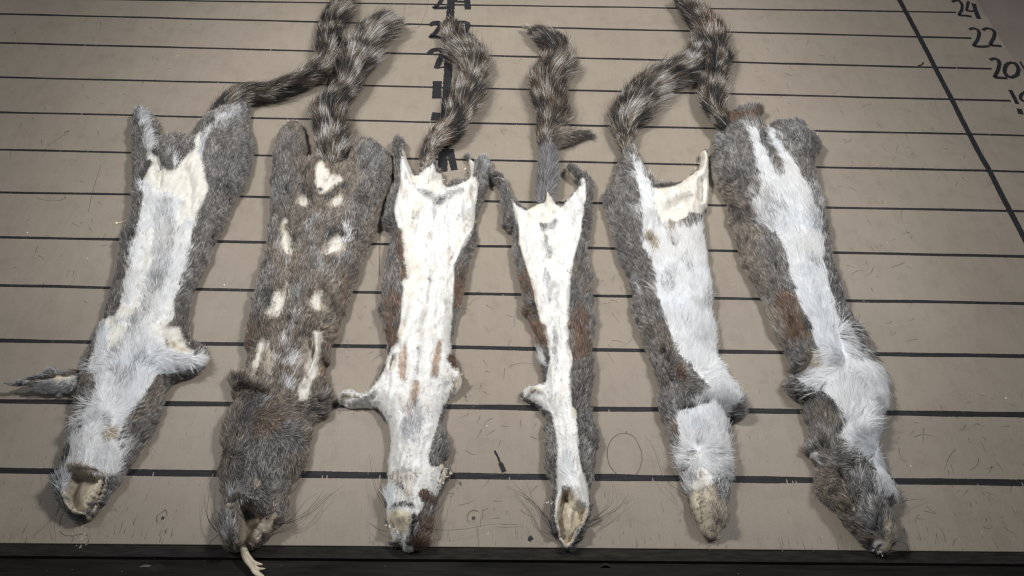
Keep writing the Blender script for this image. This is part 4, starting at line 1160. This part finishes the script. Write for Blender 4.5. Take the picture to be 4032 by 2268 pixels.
# ---- pelt 4
p = pelt('slim white leathery pelt with dark fur sides and open cream muzzle, fourth from the left', '')
body(p, '''F 812,1108 832,1093 870,1098 908,1112 936,1152 952,1210 968,1260 1010,1302 1058,1326 1092,1310 1150,1276 1196,1222 1212,1160 1222,1165 1242,1232 1262,1290 1290,1312 1320,1272 1370,1222 1400,1182 1410,1152 1372,1102 1342,1062 1346,1040 1400,1064 1458,1098 1486,1115 1498,1160 1498,1260 1488,1350
 G 1852,120 1846,181 1842,230 1828,300 1826,380 1840,450 1862,530 1852,590 1866,680 1866,760 1876,850 1866,930 1858,1010 1862,1100 1870,1180 1862,1260 1852,1350 H 1812,266 1810,290 1824,360 1852,450 1860,520 1842,600 1832,680 1822,760 1806,840 1812,920 1816,980 1796,1060 1766,1130 1736,1190 1698,1236 1664,1266 1632,1250 1612,1212 1572,1168 1552,1108 1538,1030 1548,960 1558,880 1554,800
 1526,730 1512,660 1517,580 1512,500 1507,420 1525,360 1492,308 1442,258 1392,232 1352,206 1346,170 1352,148 1384,124 1450,113 1492,103 1498,40 G 1516,1177 1506,1120 1496,1060 1486,990 1476,930 1448,870 1420,820 1384,780 1390,710 1380,650 1364,570 1344,500 1329,420 1319,340 1314,270 1299,215 1250,170 1240,120 1244,50 F 906,1278 902,1240 894,1190 866,1150 838,1130''',
 15, 19, '''
 push 2.5 10: F 940,1150 965,1250 1010,1370 G 1345,150 1350,280 1400,450 1440,620 1490,800 1550,1000 1580,1150 1590,1440
 push 2.5 10: G 1800,100 1760,320 1722,520 1710,780 1702,1000 1730,1150 1725,1400
 push -4 22: F 1150,1350 1090,1350
 push -4 16: F 1260,1340 1310,1310
 push -3 40: G 1560,180 1560,400
 push -3 34: G 1600,600 1600,1000
 push 4 8: F 1200,1180 1205,1290
 push 2 10: G 1525,215
 push -3 8: G 1500,140
 push 3 9: F 1400,1200 1360,1260
 push 4 12: H 1400,150 1460,160
 push -4 9: H 1430,140
 push 3 7: H 1370,190 1440,130
 push -2 6: H 1510,120 1530,220 1570,330
 lift 4 140: H 1670,1000
 lift 3 60: F 840,1100
 lift 3 60: F 1360,1060
 hole 10 8: H 1625,850 1660,838 1700,855 1715,925 1785,985 1775,1060 1715,1125 1688,1200 1652,1232 1605,1165 1585,1060 1592,960
 push 3 10: H 1660,1000 1690,1060 1650,1180
 push -4 14: H 1650,880 1680,900
 push 4 8: H 1590,880 1560,1010 1590,1150
 push 4 8: H 1790,960 1780,1060 1720,1140
 ''', 'grey', '''
 short 8 poly: F 850,1100 905,1112 935,1152 955,1240 1010,1305 1060,1328 1150,1278 1212,1160 1245,1235 1290,1314 1400,1184 1412,1150 1440,1160 1455,1250 1445,1350 1430,1449 G 1800,90 1790,200 1760,320 1738,420 1722,520 1714,650 1708,780 1700,900 1706,1000 1732,1100 1718,1200 1718,1300 1722,1449 H 1690,270 1730,400 1732,550 1752,700 1790,830 1810,930 1800,1040 1740,1150 1680,1230 1640,1255 1590,1160 1560,1040 1570,920 1580,830 1582,700 1582,550 1568,420 1540,310 1440,258 1360,205 1360,150 1450,120 1500,110 G 1545,1200 1570,1100 1560,1030 1530,950 1500,860 1480,780 1460,700 1440,620 1425,540 1405,460 1370,380 1345,280 1345,190 1340,120 1310,60 F 975,1320 955,1230 935,1160 900,1120
 short 6 stroke 34: H 1380,170 1460,170 1520,240
 short 6 stroke 14: F 1440,1130 1450,1250
 bare 12 poly: F 1080,1320 1150,1280 1200,1230 1230,1230 1260,1300 1230,1380 1170,1420 1110,1400 1070,1370
 leather 7 stroke 8: F 1210,1180 1205,1250 1210,1330
 leather 6 stroke 5: F 1080,1320 1150,1285 1200,1235
 leather 6 stroke 6: F 1410,1150 1370,1100 1345,1065
 slate 10 stroke 16: F 1260,1400 1230,1430 1180,1449
 dark 8 stroke 8: G 1500,150 1530,158
 leather 7 stroke 9: G 1525,212
 slate 9 stroke 11: G 1545,240 1540,280 1550,330 1560,385
 mixed 12 stroke 8: G 1575,310 1572,360
 leather 9 stroke 4: G 1665,282
 bare 20 stroke 20: F 1020,1360 G 1400,100
 mixed 22 stroke 14: G 1550,520 1560,640 1570,760
 stain 24 stroke 10: G 1610,560 1600,680
 mixed 22 stroke 10: G 1590,820 1600,1000 1620,1200
 stain 20 stroke 9: G 1650,1300 1640,1440
 leather 9 stroke 5: G 1350,200 1370,370 1430,540 1490,800 1560,1020
 rust 26 stroke 18: G 1380,540 1420,700 1440,800
 rust 22 stroke 22: G 1490,900 1500,1000
 rust 30 stroke 26: G 1770,760 1780,900 1790,1080
 brown 40 stroke 30: G 1780,500 1790,640
 dark 22 stroke 26: G 1770,1200 1800,1250 1780,1340
 dark 20 stroke 18: G 1500,1230
 white 12 stroke 13: G 1510,1080 1530,1160
 slate 34 stroke 22: H 1790,360 1800,500 1790,640
 dark 34 stroke 18: H 1740,160 1740,300
 slate 30 stroke 14: H 1540,440 1545,620
 leather 8 stroke 10: H 1400,160 1440,140 1470,170
 hollow 5 stroke 4: H 1390,180 1420,160
 leather 7 stroke 7: H 1700,290 1720,340
 white 14 stroke 26: H 1650,620 1660,720 1680,790
 leather 8 poly: H 1622,842 1700,850 1720,920 1795,980 1785,1060 1725,1130 1692,1210 1650,1245 1600,1170 1576,1060 1588,960
 hollow 7 stroke 15: H 1645,870 1650,920
 hollow 9 stroke 10: H 1685,880 1690,910
 hollow 7 stroke 9: H 1592,1000 1590,1050 1610,1100
 hollow 5 stroke 4: H 1640,980 1625,1080 1645,1170
 hollow 5 stroke 4: H 1700,1000 1680,1100
 stain 8 stroke 10: H 1740,1110 1710,1140
 dark 8 stroke 17: H 1730,1190 1745,1215 1700,1245
 ''', '''
 40 .9: H 1680,600 1720,520
 50 .8: F 1400,1400 1480,1380
 ''', 'H 1660,1240 1660,700 1620,200 G 1600,900 1580,400 F 1200,1280', 400, soften=.75, wrinkle=1.1, crease=1.6)
make_tail('F 1178,1290,60 1188,1210,72 1200,1110,74 1206,1010,68 1203,930,66 1198,860,100 1222,780,112 1234,690,110 1218,610,110 1197,505,110 1210,425,106 1266,345,96 1292,275,88 1238,205,72 1172,152,56 1112,116,24 1080,98,8', p, 14, 50000, z0=8, rustiness=.3, white=.75, tint=(.85, .82, .78), smooth_base=70, length=22)
body(p, 'F 1212,800 1260,806 1320,800 1390,800 1440,800 1482,812 1440,830 1380,850 1320,872 1270,888 1225,892 1195,850', 9, 12, 'lift 2 80: F 1250,850', 'brown', '''
 dark 20 stroke 30: F 1300,840 1420,815
 rust 20 stroke 10: F 1290,850''', '', 'F 1180,860 1490,812', 431, 'tail_tuft', 1.2, len_gain=2.0, ragged=.3, wrinkle=.4)
whiskers(p, [('H 1545,1100 1480,1000 1380,900 1270,790', 9, 3), ('H 1550,1110 1470,1010 1400,930 1285,860', 9, 3), ('H 1548,1095 1460,980 1370,890 1215,820', 9, 2), ('H 1555,1120 1480,1050 1420,960 1310,850', 9, 3), ('H 1540,1080 1480,1010 1420,930 1360,780', 9, 2), ('H 1555,1165 1460,1130 1405,1070 1405,960', 9, 2),
 ('H 1795,1080 1880,1020 1960,950 1975,860 1960,780', 9, 3), ('H 1800,1075 1900,1000 1950,930', 9, 4), ('H 1795,1085 1920,1020 2020,960 2126,910', 9, 3), ('H 1800,1080 1920,1030 2010,980 2080,880', 9, 2), ('H 1805,1065 1900,1040 1990,990', 9, 3)])

# ---- pelt 5
p = pelt('broad white bellied pelt with bare cream flap by its tail, second from right', '')
body(p, '''I 322,985 350,940 398,946 422,1012 448,1062 478,1112 515,1150 530,1188 600,1192 680,1168 740,1124 790,1094 815,1042 812,975 845,958 868,990 870,1100 874,1200 860,1325 832,1350 828,1420
 J 838,181 845,250 860,330 872,420 882,500 900,580 906,680 902,760 916,840 936,910 934,980 944,1060 964,1140 1000,1200 K 640,60 690,130 738,205 764,262 766,310 738,340 690,355 644,356 646,420 658,500 664,600 668,680 654,760 650,860 646,960 646,1040 626,1110 588,1156 558,1190 522,1196 484,1156 454,1108 424,1050 394,980 379,920 364,850 349,770 316,700 296,620 272,540 247,470 222,390 198,320 178,250 173,190 196,150 177,90 158,30
 J 490,1120 465,1060 440,990 410,930 394,870 370,800 364,720 358,640 330,540 295,460 265,400 240,320 220,240 200,160 175,80 150,0 I 212,1250 246,1200 276,1130 294,1060 310,1000''',
 18, 24, '''
 push -9 40: I 640,1290 720,1250
 push -7 24: I 830,1130 830,1250
 push -4 16: I 830,1010
 push 3 8: I 540,1190 680,1180 780,1110 820,1030
 push 4 24: J 480,100 450,250
 push 4 10: J 615,150 630,220 645,300
 push -3 10: J 590,200
 push 3 44: J 640,500 740,700 800,950
 push -7 13: J 580,1080 600,1130
 push 5 10: J 545,1140 570,1200 600,1280
 push 4 40: J 700,1230 780,1310
 push -4 12: K 540,240 440,280 330,300
 push -4 14: K 590,260 640,340
 push 4 22: K 690,230 720,300
 push 4 46: K 480,400 560,560
 push -2 12: K 450,540
 push -2 12: K 400,600 420,680
 push 3 26: K 360,640
 push 3 28: K 600,640
 hole 4 5: K 452,728 468,724 482,740 480,760 462,768 448,752
 push -4 10: K 470,830 440,870
 push -6 8: K 440,910 462,960 468,1020 462,1090
 push 3 14: K 420,960 440,1060
 push 4 22: K 550,960 570,1060
 push 2 8: K 605,965
 lift 3 150: K 500,1000
 ''', 'grey', '''
 white 20 poly: I 392,962 412,1002 442,1042 472,1104 505,1152 520,1192 530,1320 570,1449 J 900,150 950,400 975,580 970,760 1000,950 1010,1100 1050,1190 K 740,100 730,220 660,275 600,270 540,240 J 900,1350 868,1318 838,1268 790,1220 732,1152 682,1090 642,1010 620,930 590,850 560,760 530,660 510,560 490,470 450,370 415,290 420,200 408,100 I 450,1400 440,1300 430,1200 410,1100 392,1010
 bare 8 poly: I 522,1196 600,1196 680,1172 752,1122 800,1092 822,1042 814,980 845,960 868,990 870,1100 872,1200 858,1325 832,1352 770,1345 700,1385 650,1412 572,1422 542,1340
 leather 6 stroke 4: I 530,1196 600,1200 690,1170 790,1105 825,1030
 leather 6 stroke 4: I 800,1140 790,1250 770,1330
 leather 9 stroke 8: I 830,975 845,1010
 leather 8 stroke 5: I 600,1200
 hollow 6 stroke 5: I 740,1388
 hollow 6 stroke 5: I 628,1412
 slate 16 stroke 13: I 560,1425 650,1425
 slate 16 stroke 11: I 760,1360
 tan 10 stroke 6: J 620,150 625,200
 slate 8 stroke 11: J 628,270 645,320
 tan 6 stroke 6: J 620,265
 mixed 34 stroke 18: J 620,480 600,620
 mixed 40 stroke 16: J 760,500 720,420
 mixed 30 stroke 10: J 880,640 890,800
 slate 16 stroke 9: J 910,920 900,970
 tan 34 stroke 10: J 470,240 500,330
 slate 30 stroke 22: I 360,1200 400,1350 J 380,130
 slate 34 stroke 26: J 380,560 400,700
 brown 30 stroke 22: J 470,900 510,1000
 rust 30 stroke 9: J 460,440 480,520
 brown 30 stroke 18: J 560,900 610,1050
 dark 12 stroke 17: J 575,1060 590,1110 600,1150
 slate 14 stroke 12: J 500,1090 530,1180
 leather 7 stroke 9: J 540,1130 560,1180 580,1230 600,1290
 grey 14 poly: J 630,1140 690,1140 760,1200 850,1280 900,1350 880,1400 700,1449 K 330,300 300,320 180,280 170,120 J 580,1330 610,1250
 rust 22 stroke 13: J 650,1190 690,1240
 dark 24 stroke 14: K 230,330 220,370
 rust 24 stroke 7: K 290,400 310,470
 white 26 poly: K 308,320 420,292 520,262 560,180 610,200 640,150 700,180 730,220 680,270 625,280 640,380 655,500 668,650 625,750 570,790 520,820 440,780 400,700 340,712 300,640 330,560 310,430
 slate 14 stroke 15: K 690,320 740,300 755,270
 dark 10 stroke 6: K 640,340 690,350 740,330
 bare 12 stroke 11: K 560,170 580,220
 slate 16 stroke 10: K 460,400 450,460 440,520
 stain 9 stroke 6: K 450,540
 stain 18 stroke 18: K 370,620 400,610
 slate 14 stroke 9: K 390,560 420,580
 slate 16 stroke 13: K 610,610 625,690
 slate 18 stroke 20: K 330,740 370,790
 white 24 stroke 44: J 935,1190 K 600,160 590,300
 mixed 24 stroke 34: K 350,740 400,800
 white 20 stroke 30: K 620,760 625,840
 mixed 22 stroke 30: K 372,780 392,880
 tan 22 poly: K 390,880 440,840 540,850 620,870 650,950 640,1050 600,1160 550,1198 490,1170 420,1050 380,940
 leather 16 poly: K 380,900 430,840 500,840 530,900 510,1000 520,1100 560,1190 490,1168 420,1050 384,940
 slate 26 stroke 20: K 620,790 610,900 600,1000
 bare 10 stroke 24: K 470,740 500,790 440,820
 hollow 5 stroke 10: K 464,746
 slate 10 stroke 24: K 620,800 600,900
 stain 10 stroke 15: K 450,860 480,870
 leather 7 poly: K 378,905 440,895 452,960 462,1040 458,1110 430,1050 395,985
 tan 8 poly: K 470,930 520,890 560,850 570,920 545,990 520,1030 490,1060 470,1000
 leather 6 stroke 6: K 545,840 520,870 500,900 440,900
 dark 5 stroke 5: K 446,905 462,950 470,1010 462,1090
 stain 9 stroke 24: K 560,1060 540,1110
 leather 7 stroke 12: K 500,1150 540,1185 580,1140
 leather 7 stroke 9: K 575,1100 600,1130
 tan 5 stroke 8: K 604,965
 hollow 4 stroke 3: K 604,965
 leather 6 stroke 5: K 635,960 640,1040
 ''', '''
 70 .4: K 470,480 400,330
 70 .5: K 520,500 620,380
 50 .9: K 430,620 340,640
 60 .9: K 520,620 640,660
 50 .8: J 980,1180 1040,1230
 60 .8: J 650,1200 800,1290
 ''', 'K 530,1190 480,700 430,300 J 780,1200 700,700 560,200 I 420,1000', 500)
make_tail('I 335,1010,30 345,960,40 338,890,82 332,795,108 385,705,116 450,605,116 530,522,112 635,470,98 735,420,92 800,335,90 850,255,70', p, 16, 44000, z0=7, rustiness=.3, white=.95, tint=(.92, .9, .86), length=22)
whiskers(p, [('K 365,890 260,820 200,760 130,560 70,470', 9, 2), ('K 360,870 300,800 260,720 220,670', 9, 3), ('K 355,860 280,810 215,780 190,800', 9, 3), ('K 375,910 340,860 330,800', 9, 4)])

# ---- pelt 6
p = pelt('thick pelt with tapering white fur belly and brown furred snout, at the far right', '')
body(p, '''I 938,800 962,765 985,738 1040,716 1110,696 1170,688 1200,700 1205,722 1180,752 1192,788 1208,815 1236,850 1256,835 1272,796 1340,788 1420,784 1474,806 1504,846 1545,892 1568,940 1540,1000 1526,1060 1536,1120 1546,1190 1580,1260 1590,1330 1600,1400
 J 1728,181 1735,250 1750,330 1760,410 1780,500 1805,560 1830,630 1840,700 1860,770 1908,840 1948,890 1990,950 2015,1010 2020,1070 2065,1130 2112,1200 2138,1280 2138,1360 K 1730,266 1728,300 1710,380 1705,450 1688,500 1684,560 1704,620 1722,690 1752,760 1774,830 1788,880 1784,930 1762,970 1740,1000 1744,1040 1786,1100 1804,1170 1798,1255 1776,1284 1720,1292 1662,1262 1604,1224 1546,1174 1496,1124 1446,1064 1398,994 1348,926 1300,876 1280,810 1298,740 1280,680 1242,620 1204,580 1222,520 1240,470 1220,390 1200,320 1188,262 1130,204 1082,155 1066,112 1106,76 1150,46 1110,22
 J 1478,1177 1480,1150 1460,1090 1440,1030 1392,960 1362,880 1332,800 1302,720 1262,650 1232,570 1182,490 1142,430 1122,350 1102,280 1082,200 1047,130 1042,60 I 1000,1288 980,1250 940,1180 902,1100 900,1020 910,940 924,860''',
 20, 28, '''
 push 4 34: I 1000,900 1040,1100
 push -5 14: I 1235,880 1290,1010
 push 4 40: I 1420,860 1470,960
 push -5 26: I 1130,1340 1180,1420
 push -4 14: J 1360,460 1400,540
 push 4 40: J 1240,300 1330,560 1450,830
 push 4 40: J 1560,500 1660,800 1800,1100
 push -5 24: J 1640,1090 1580,1190
 push 4 26: K 1110,110 1180,190
 push -4 16: K 1130,70 1280,140
 push -5 18: K 1480,400 1440,470
 push 4 40: K 1640,250 1600,460
 push -4 22: K 1560,640
 push 3 20: K 1390,705
 push -5 12: K 1450,720 1500,860 1540,1000
 push 4 36: K 1380,840 1450,980
 push 4 30: K 1650,980 1640,1120
 push -4 14: K 1560,900 1550,1040
 lift 6 200: K 1560,1050
 lift 3 70: K 1800,970
 push 3 16: K 1770,1140
 push -4 8: K 1730,1240
 lift 3 90: I 1100,800
 ''', 'grey', '''
 brown 50 stroke 60: I 960,1240 1060,1330 J 1100,120 1180,330 1290,560
 brown 50 stroke 50: J 1400,760 1480,1000
 rust 24 poly: I 960,770 1000,725 1110,690 1210,690 1200,740 1180,770 1100,772 1000,775
 slate 40 stroke 34: I 970,880 980,1040
 slate 40 stroke 30: I 1400,840 1480,900
 dark 26 stroke 24: I 1030,1320 1100,1360 1080,1410
 rust 34 stroke 28: J 1450,720 1500,860 1530,960
 rust 30 stroke 10: J 1080,270 1110,380
 white 22 poly: I 1108,796 1188,800 1195,850 1215,900 1250,985 1292,1065 1318,1130 1340,1110 1355,1060 1345,1000 1300,950 1262,880 1256,840 1278,815 1320,905 1390,985 1440,1055 1472,1125 1535,1250 1555,1350 1580,1440 J 1690,150 1690,220 1722,320 1724,420 1742,520 1764,620 1784,700 1796,790 1836,850 1905,905 1948,1000 1945,1060 2090,1130 2190,1260 2200,1440 J 1900,1460 1620,1240 1640,1130 1680,1060 1650,1000 1640,920 1610,840 1570,760 1530,680 1500,590 1480,520 1460,430 1440,350 1410,270 1340,210 1300,150 1250,60 I 1200,1400 1190,1330 1182,1270 1212,1200 1192,1100 1162,1000 1142,900
 grey 24 stroke 20: I 1250,920 1290,1010 1330,1080
 mixed 40 stroke 40: I 1260,1250 1300,1330 1240,1400 J 1330,150
 slate 40 stroke 12: J 1350,100 1440,180 1420,220
 mixed 30 stroke 20: I 1540,1180 1570,1290
 mixed 30 stroke 26: J 1640,90 1660,200
 slate 22 stroke 7: I 1350,1290 1380,1380 J 1590,350
 mixed 40 stroke 14: J 1700,480 1650,420
 mixed 30 stroke 22: J 1860,920 1930,1010
 dark 26 stroke 11: J 1820,700 1840,800
 grey 30 stroke 20: J 1960,930 2010,1040
 slate 26 stroke 11: J 1920,1060 1960,1100
 dark 20 stroke 12: J 1380,490 1400,540
 dark 20 stroke 10: J 1610,900 1630,970
 tan 16 poly: J 1620,1050 1690,1070 1700,1140 1640,1150 1580,1190 1545,1230 1540,1190 1590,1140 1600,1090
 mixed 24 stroke 20: J 1620,1180 1700,1220
 mixed 26 stroke 16: J 1600,1240 1680,1270 1760,1330
 slate 22 stroke 9: J 1780,1220 1850,1330
 mixed 26 stroke 12: J 1900,1200 1960,1330 2010,1400
 white 24 poly: K 1240,75 1300,60 1500,60 1790,60 1780,280 1750,440 1730,550 1765,680 1795,780 1820,880 1770,915 1700,890 1675,780 1640,650 1580,560 1490,520 1425,450 1470,370 1430,270 1350,180 1230,150
 dark 20 poly: K 1090,120 1200,150 1330,190 1420,260 1460,340 1440,400 1340,400 1230,360 1190,260 1120,190
 brown 30 stroke 20: K 1320,330 1400,380
 dark 30 stroke 26: K 1300,480 1340,560
 grey 30 stroke 24: K 1240,420 1230,560
 white 14 stroke 16: K 1290,630 1300,670
 dark 16 stroke 18: K 1530,570 1570,600
 dark 16 stroke 20: K 1550,660 1570,720
 mixed 10 stroke 10: K 1570,665
 dark 14 stroke 8: K 1650,600
 slate 16 stroke 13: K 1655,335
 slate 22 stroke 26: K 1520,740 1600,800
 brown 22 poly: K 1285,740 1340,700 1420,700 1480,800 1520,900 1560,980 1570,1060 1660,1160 1720,1190 1700,1250 1600,1220 1500,1120 1400,990 1300,870
 dark 26 stroke 24: K 1400,800 1430,900 1480,960
 brown 8 stroke 24: K 1395,708
 dark 9 stroke 10: K 1480,720 1510,840 1540,930
 leather 6 stroke 5: K 1448,760 1460,810 1490,850
 leather 6 stroke 7: K 1540,930 1530,990 1495,1030
 leather 6 stroke 5: K 1460,1015 1500,1035
 stain 10 stroke 10: K 1560,900 1550,960
 slate 20 stroke 36: K 1640,940 1650,1040 1680,1120
 dark 18 stroke 10: K 1600,870 1580,960
 slate 10 stroke 20: K 1700,900 1760,880
 tan 10 stroke 16: K 1760,1080 1785,1140 1780,1200
 stain 14 stroke 20: K 1640,1180 1720,1190
 bare 7 stroke 13: K 1672,1235 1715,1228
 leather 7 stroke 15: K 1745,1225 1785,1255 1725,1272
 dark 5 stroke 4: K 1700,1235 1735,1230
 ''', '''
 60 1.0: J 1900,950 2060,1060
 70 1.0: J 1980,1150 2160,1330
 60 .9: J 1760,1150 1640,1260
 60 .8: K 1250,130 1130,110
 60 .8: K 1600,400 1750,300
 60 .9: K 1600,560 1500,640
 50 .8: K 1700,700 1780,800
 50 .9: K 1380,800 1320,920
 ''', 'K 1760,1280 1560,900 1500,500 J 1850,1250 1650,700 1450,200 I 1150,1000', 600, len_gain=1.12)
body(p, 'K 1712,968 1735,930 1772,905 1808,892 1822,930 1838,985 1842,1003 1800,1006 1755,998 1722,990', 3.2, 8, 'lift 9 60: K 1790,960', 'mixed', '''
 leather 8 poly: K 1700,965 1740,955 1800,945 1830,950 1855,1015 1780,1015 1700,1000
 tan 10 stroke 8: K 1725,965 1770,950
''', '', 'K 1770,990 1800,890', 631, 'ear', 1.0, spacing=.9, ragged=.25, wrinkle=.4, len_gain=.5, z_edge=14)
make_tail('I 1050,880,60 1010,830,80 980,790,82 962,765,84 925,715,86 898,665,88 892,600,84 902,505,86 922,420,96 922,330,98 884,240,98 852,165,84 792,92,66 742,42,46 712,12,24', p, 17, 38000, z0=12, rustiness=.3, white=.9, tint=(.92, .88, .84), zend=10, length=21)
whiskers(p, [('Q 640,915 690,890 760,880 845,875', 10, 3), ('Q 440,700 420,800 400,950', 22, 24), ('Q 450,750 420,900 410,1000', 22, 24), ('Q 405,830 370,960 350,1010', 22, 24), ('Q 470,700 440,820 430,900', 22, 24), ('Q 600,1185 650,1195 700,1215', 6, 2)])

# ---- torn, curled edges of dry skin
R_ = [o for o in COL.objects if o.name.startswith('squirrel_pelt')]
R_.sort(key=lambda o: o.name)
flakes(R_[0], 'B 372,892 430,882 500,895 562,912', 22, 2.2, 17, 1)
flakes(R_[0], 'B 350,960 345,1010 370,1065 410,1108 470,1120 500,1105 540,1030 560,960', 30, 2.2, 17, 2, ('leather', 'hollow', 'bare'))
flakes(R_[0], 'B 895,175 940,160 1000,200', 6, 3.0, 16, 3)
flakes(R_[1], 'E 570,1030 520,1120 440,1200', 14, 2.4, 17, 5); flakes(R_[1], 'E 235,990 290,980', 10, 2.6, 18, 6)
flakes(R_[1], 'C 905,1015 890,1100 C 1035,1140 940,1200', 12, 2.2, 8, 7)
flakes(R_[2], 'H 400,1010 440,1000 520,990 580,1040 560,1110 500,1160 420,1120 395,1060', 44, 3.0, 17, 8, ('leather', 'bare', 'leather', 'hollow'), 9)
flakes(R_[2], 'H 780,660 805,700 830,745 790,790 760,840', 24, 3.4, 12, 10, spread=8)
flakes(R_[2], 'H 885,20 905,60 895,110 860,150 830,190', 22, 3.6, 13, 11); flakes(R_[2], 'H 70,205 110,185 170,180 120,250', 14, 3.2, 9, 12)
flakes(R_[2], 'F 300,1090 350,1090 400,1050 450,1060 505,1110 530,1165 600,1140 680,1100 665,980', 34, 2.8, 6, 13)
flakes(R_[3], 'H 1720,930 1790,970 1790,1050 1720,1140', 20, 2.4, 14, 15)
flakes(R_[3], 'H 1500,960 1530,940 1570,900', 8, 3.4, 13, 16); flakes(R_[3], 'H 1350,170 1400,140 1460,130 1310,235', 22, 3.4, 9, 17)
flakes(R_[3], 'F 1075,1325 1150,1280 1210,1170 1250,1260 1290,1310', 22, 2.4, 6, 18)
flakes(R_[4], 'K 380,900 440,890 520,870 550,840', 20, 2.6, 17, 19); flakes(R_[4], 'K 450,1110 500,1160 560,1185 600,1140 640,1060 640,960', 28, 2.4, 10, 20, ('leather', 'tan', 'hollow'))
flakes(R_[4], 'K 395,930 430,1020 460,1090', 12, 2.2, 14, 21); flakes(R_[4], 'I 530,1190 610,1195 700,1165 800,1090 815,990', 26, 2.2, 5, 22); flakes(R_[4], 'K 745,225 770,260 J 600,1290 570,1240', 10, 2.4, 12, 23)

flakes(R_[5], 'K 1665,1240 1700,1275 1760,1290 1800,1250', 26, 3.0, 6, 24, ('bare', 'leather', 'short'))

# ---- loose hairs shed over the board
specs = []
def shed(view, x0, y0, x1, y1, n, lmin, lmax):
    for _ in range(n):
        x = RB.uniform(x0, x1); y = RB.uniform(y0, y1); l = RB.uniform(lmin, lmax); a = RB.uniform(0, math.pi)
        dx, dy = math.cos(a) * l / 2, math.sin(a) * l / 2; b = RB.normal(0, l * .12)
        specs.append(('%s %f,%f %f,%f %f,%f' % (view, x - dx, y - dy, x - dy * b / l, y + dx * b / l, x + dx, y + dy), .5, .4))
shed('Q', 600, 60, 1500, 1230, 60, 20, 90); shed('L', 0, 700, 1200, 1449, 55, 15, 60); shed('J', 1800, 60, 2350, 1000, 26, 25, 90)
shed('J', 60, 500, 330, 1200, 14, 30, 100); shed('H', 860, 330, 1480, 1050, 22, 30, 110); shed('G', 930, 640, 1420, 1440, 16, 30, 110)
shed('N', 100, 100, 2200, 1400, 30, 20, 80); shed('A', 40, 200, 700, 1400, 24, 15, 60); shed('D', 900, 900, 1200, 1400, 10, 25, 80); shed('I', 1100, 100, 1750, 800, 22, 15, 60)
shed('F', 800, 200, 1080, 900, 14, 15, 60)
specs += [('G 990,728 1020,690 1075,665', .6, .5), ('G 1275,1170 1300,1150 1380,1138 1460,1145', .6, .5), ('H 895,955 960,940 1010,915', .6, .5), ('G 1255,796 1300,808 1330,800', .6, .5), ('J 1905,510 1950,480 2000,478', .5, .5), ('J 2190,460 2230,440 2285,430', .5, .5), ('Q 750,415 820,396 910,410', .5, .5), ('Q 822,345 824,400 815,470', .5, .5), ('Q 640,490 650,550 700,600', .5, .5), ('Q 1065,500 1010,570 980,660', .5, .5)]
lh = whiskers(None, specs, 'loose_hairs', .62)
tag(lh, 'fine dark shed hairs scattered over the painted board', 'hair', None, 'stuff')
# splinter and crumbs
o = strokes('splinter', [('A 738,845 742,858', 1.6), ('A 738,852 770,846 805,836', .9)], None, M_STRAW, .35)
tag(o, 'short pale splinter lying beside the leftmost pelt', 'splinter')
V = []; F = []
for txt in ['N 2030,640', 'C 283,253', 'D 60,765', 'H 1092,404', 'J 1062,580', 'J 1212,748', 'J 2160,282', 'Q 1435,127', 'Q 728,633', 'L 1268,785', 'A 555,1075', 'J 152,88', 'I 215,1365', 'A 175,912', 'E 500,535']:
    q = unproj(T(txt))[0]; k = len(V); r = RB.uniform(.35, .9)
    for a in range(5): V.append((q[0] + r * math.cos(a * 1.257) * RB.uniform(.6, 1.3), q[1] + r * math.sin(a * 1.257) * RB.uniform(.6, 1.3), .2))
    V.append((q[0], q[1], .2 + r * .8)); F += [(k + a, k + (a + 1) % 5, k + 5) for a in range(5)]
o = link_mesh('lint_crumbs', np.array(V) * MM, F, M_LINT, None, False)
tag(o, 'tiny white lint crumbs scattered over the board', 'crumbs', None, 'stuff')
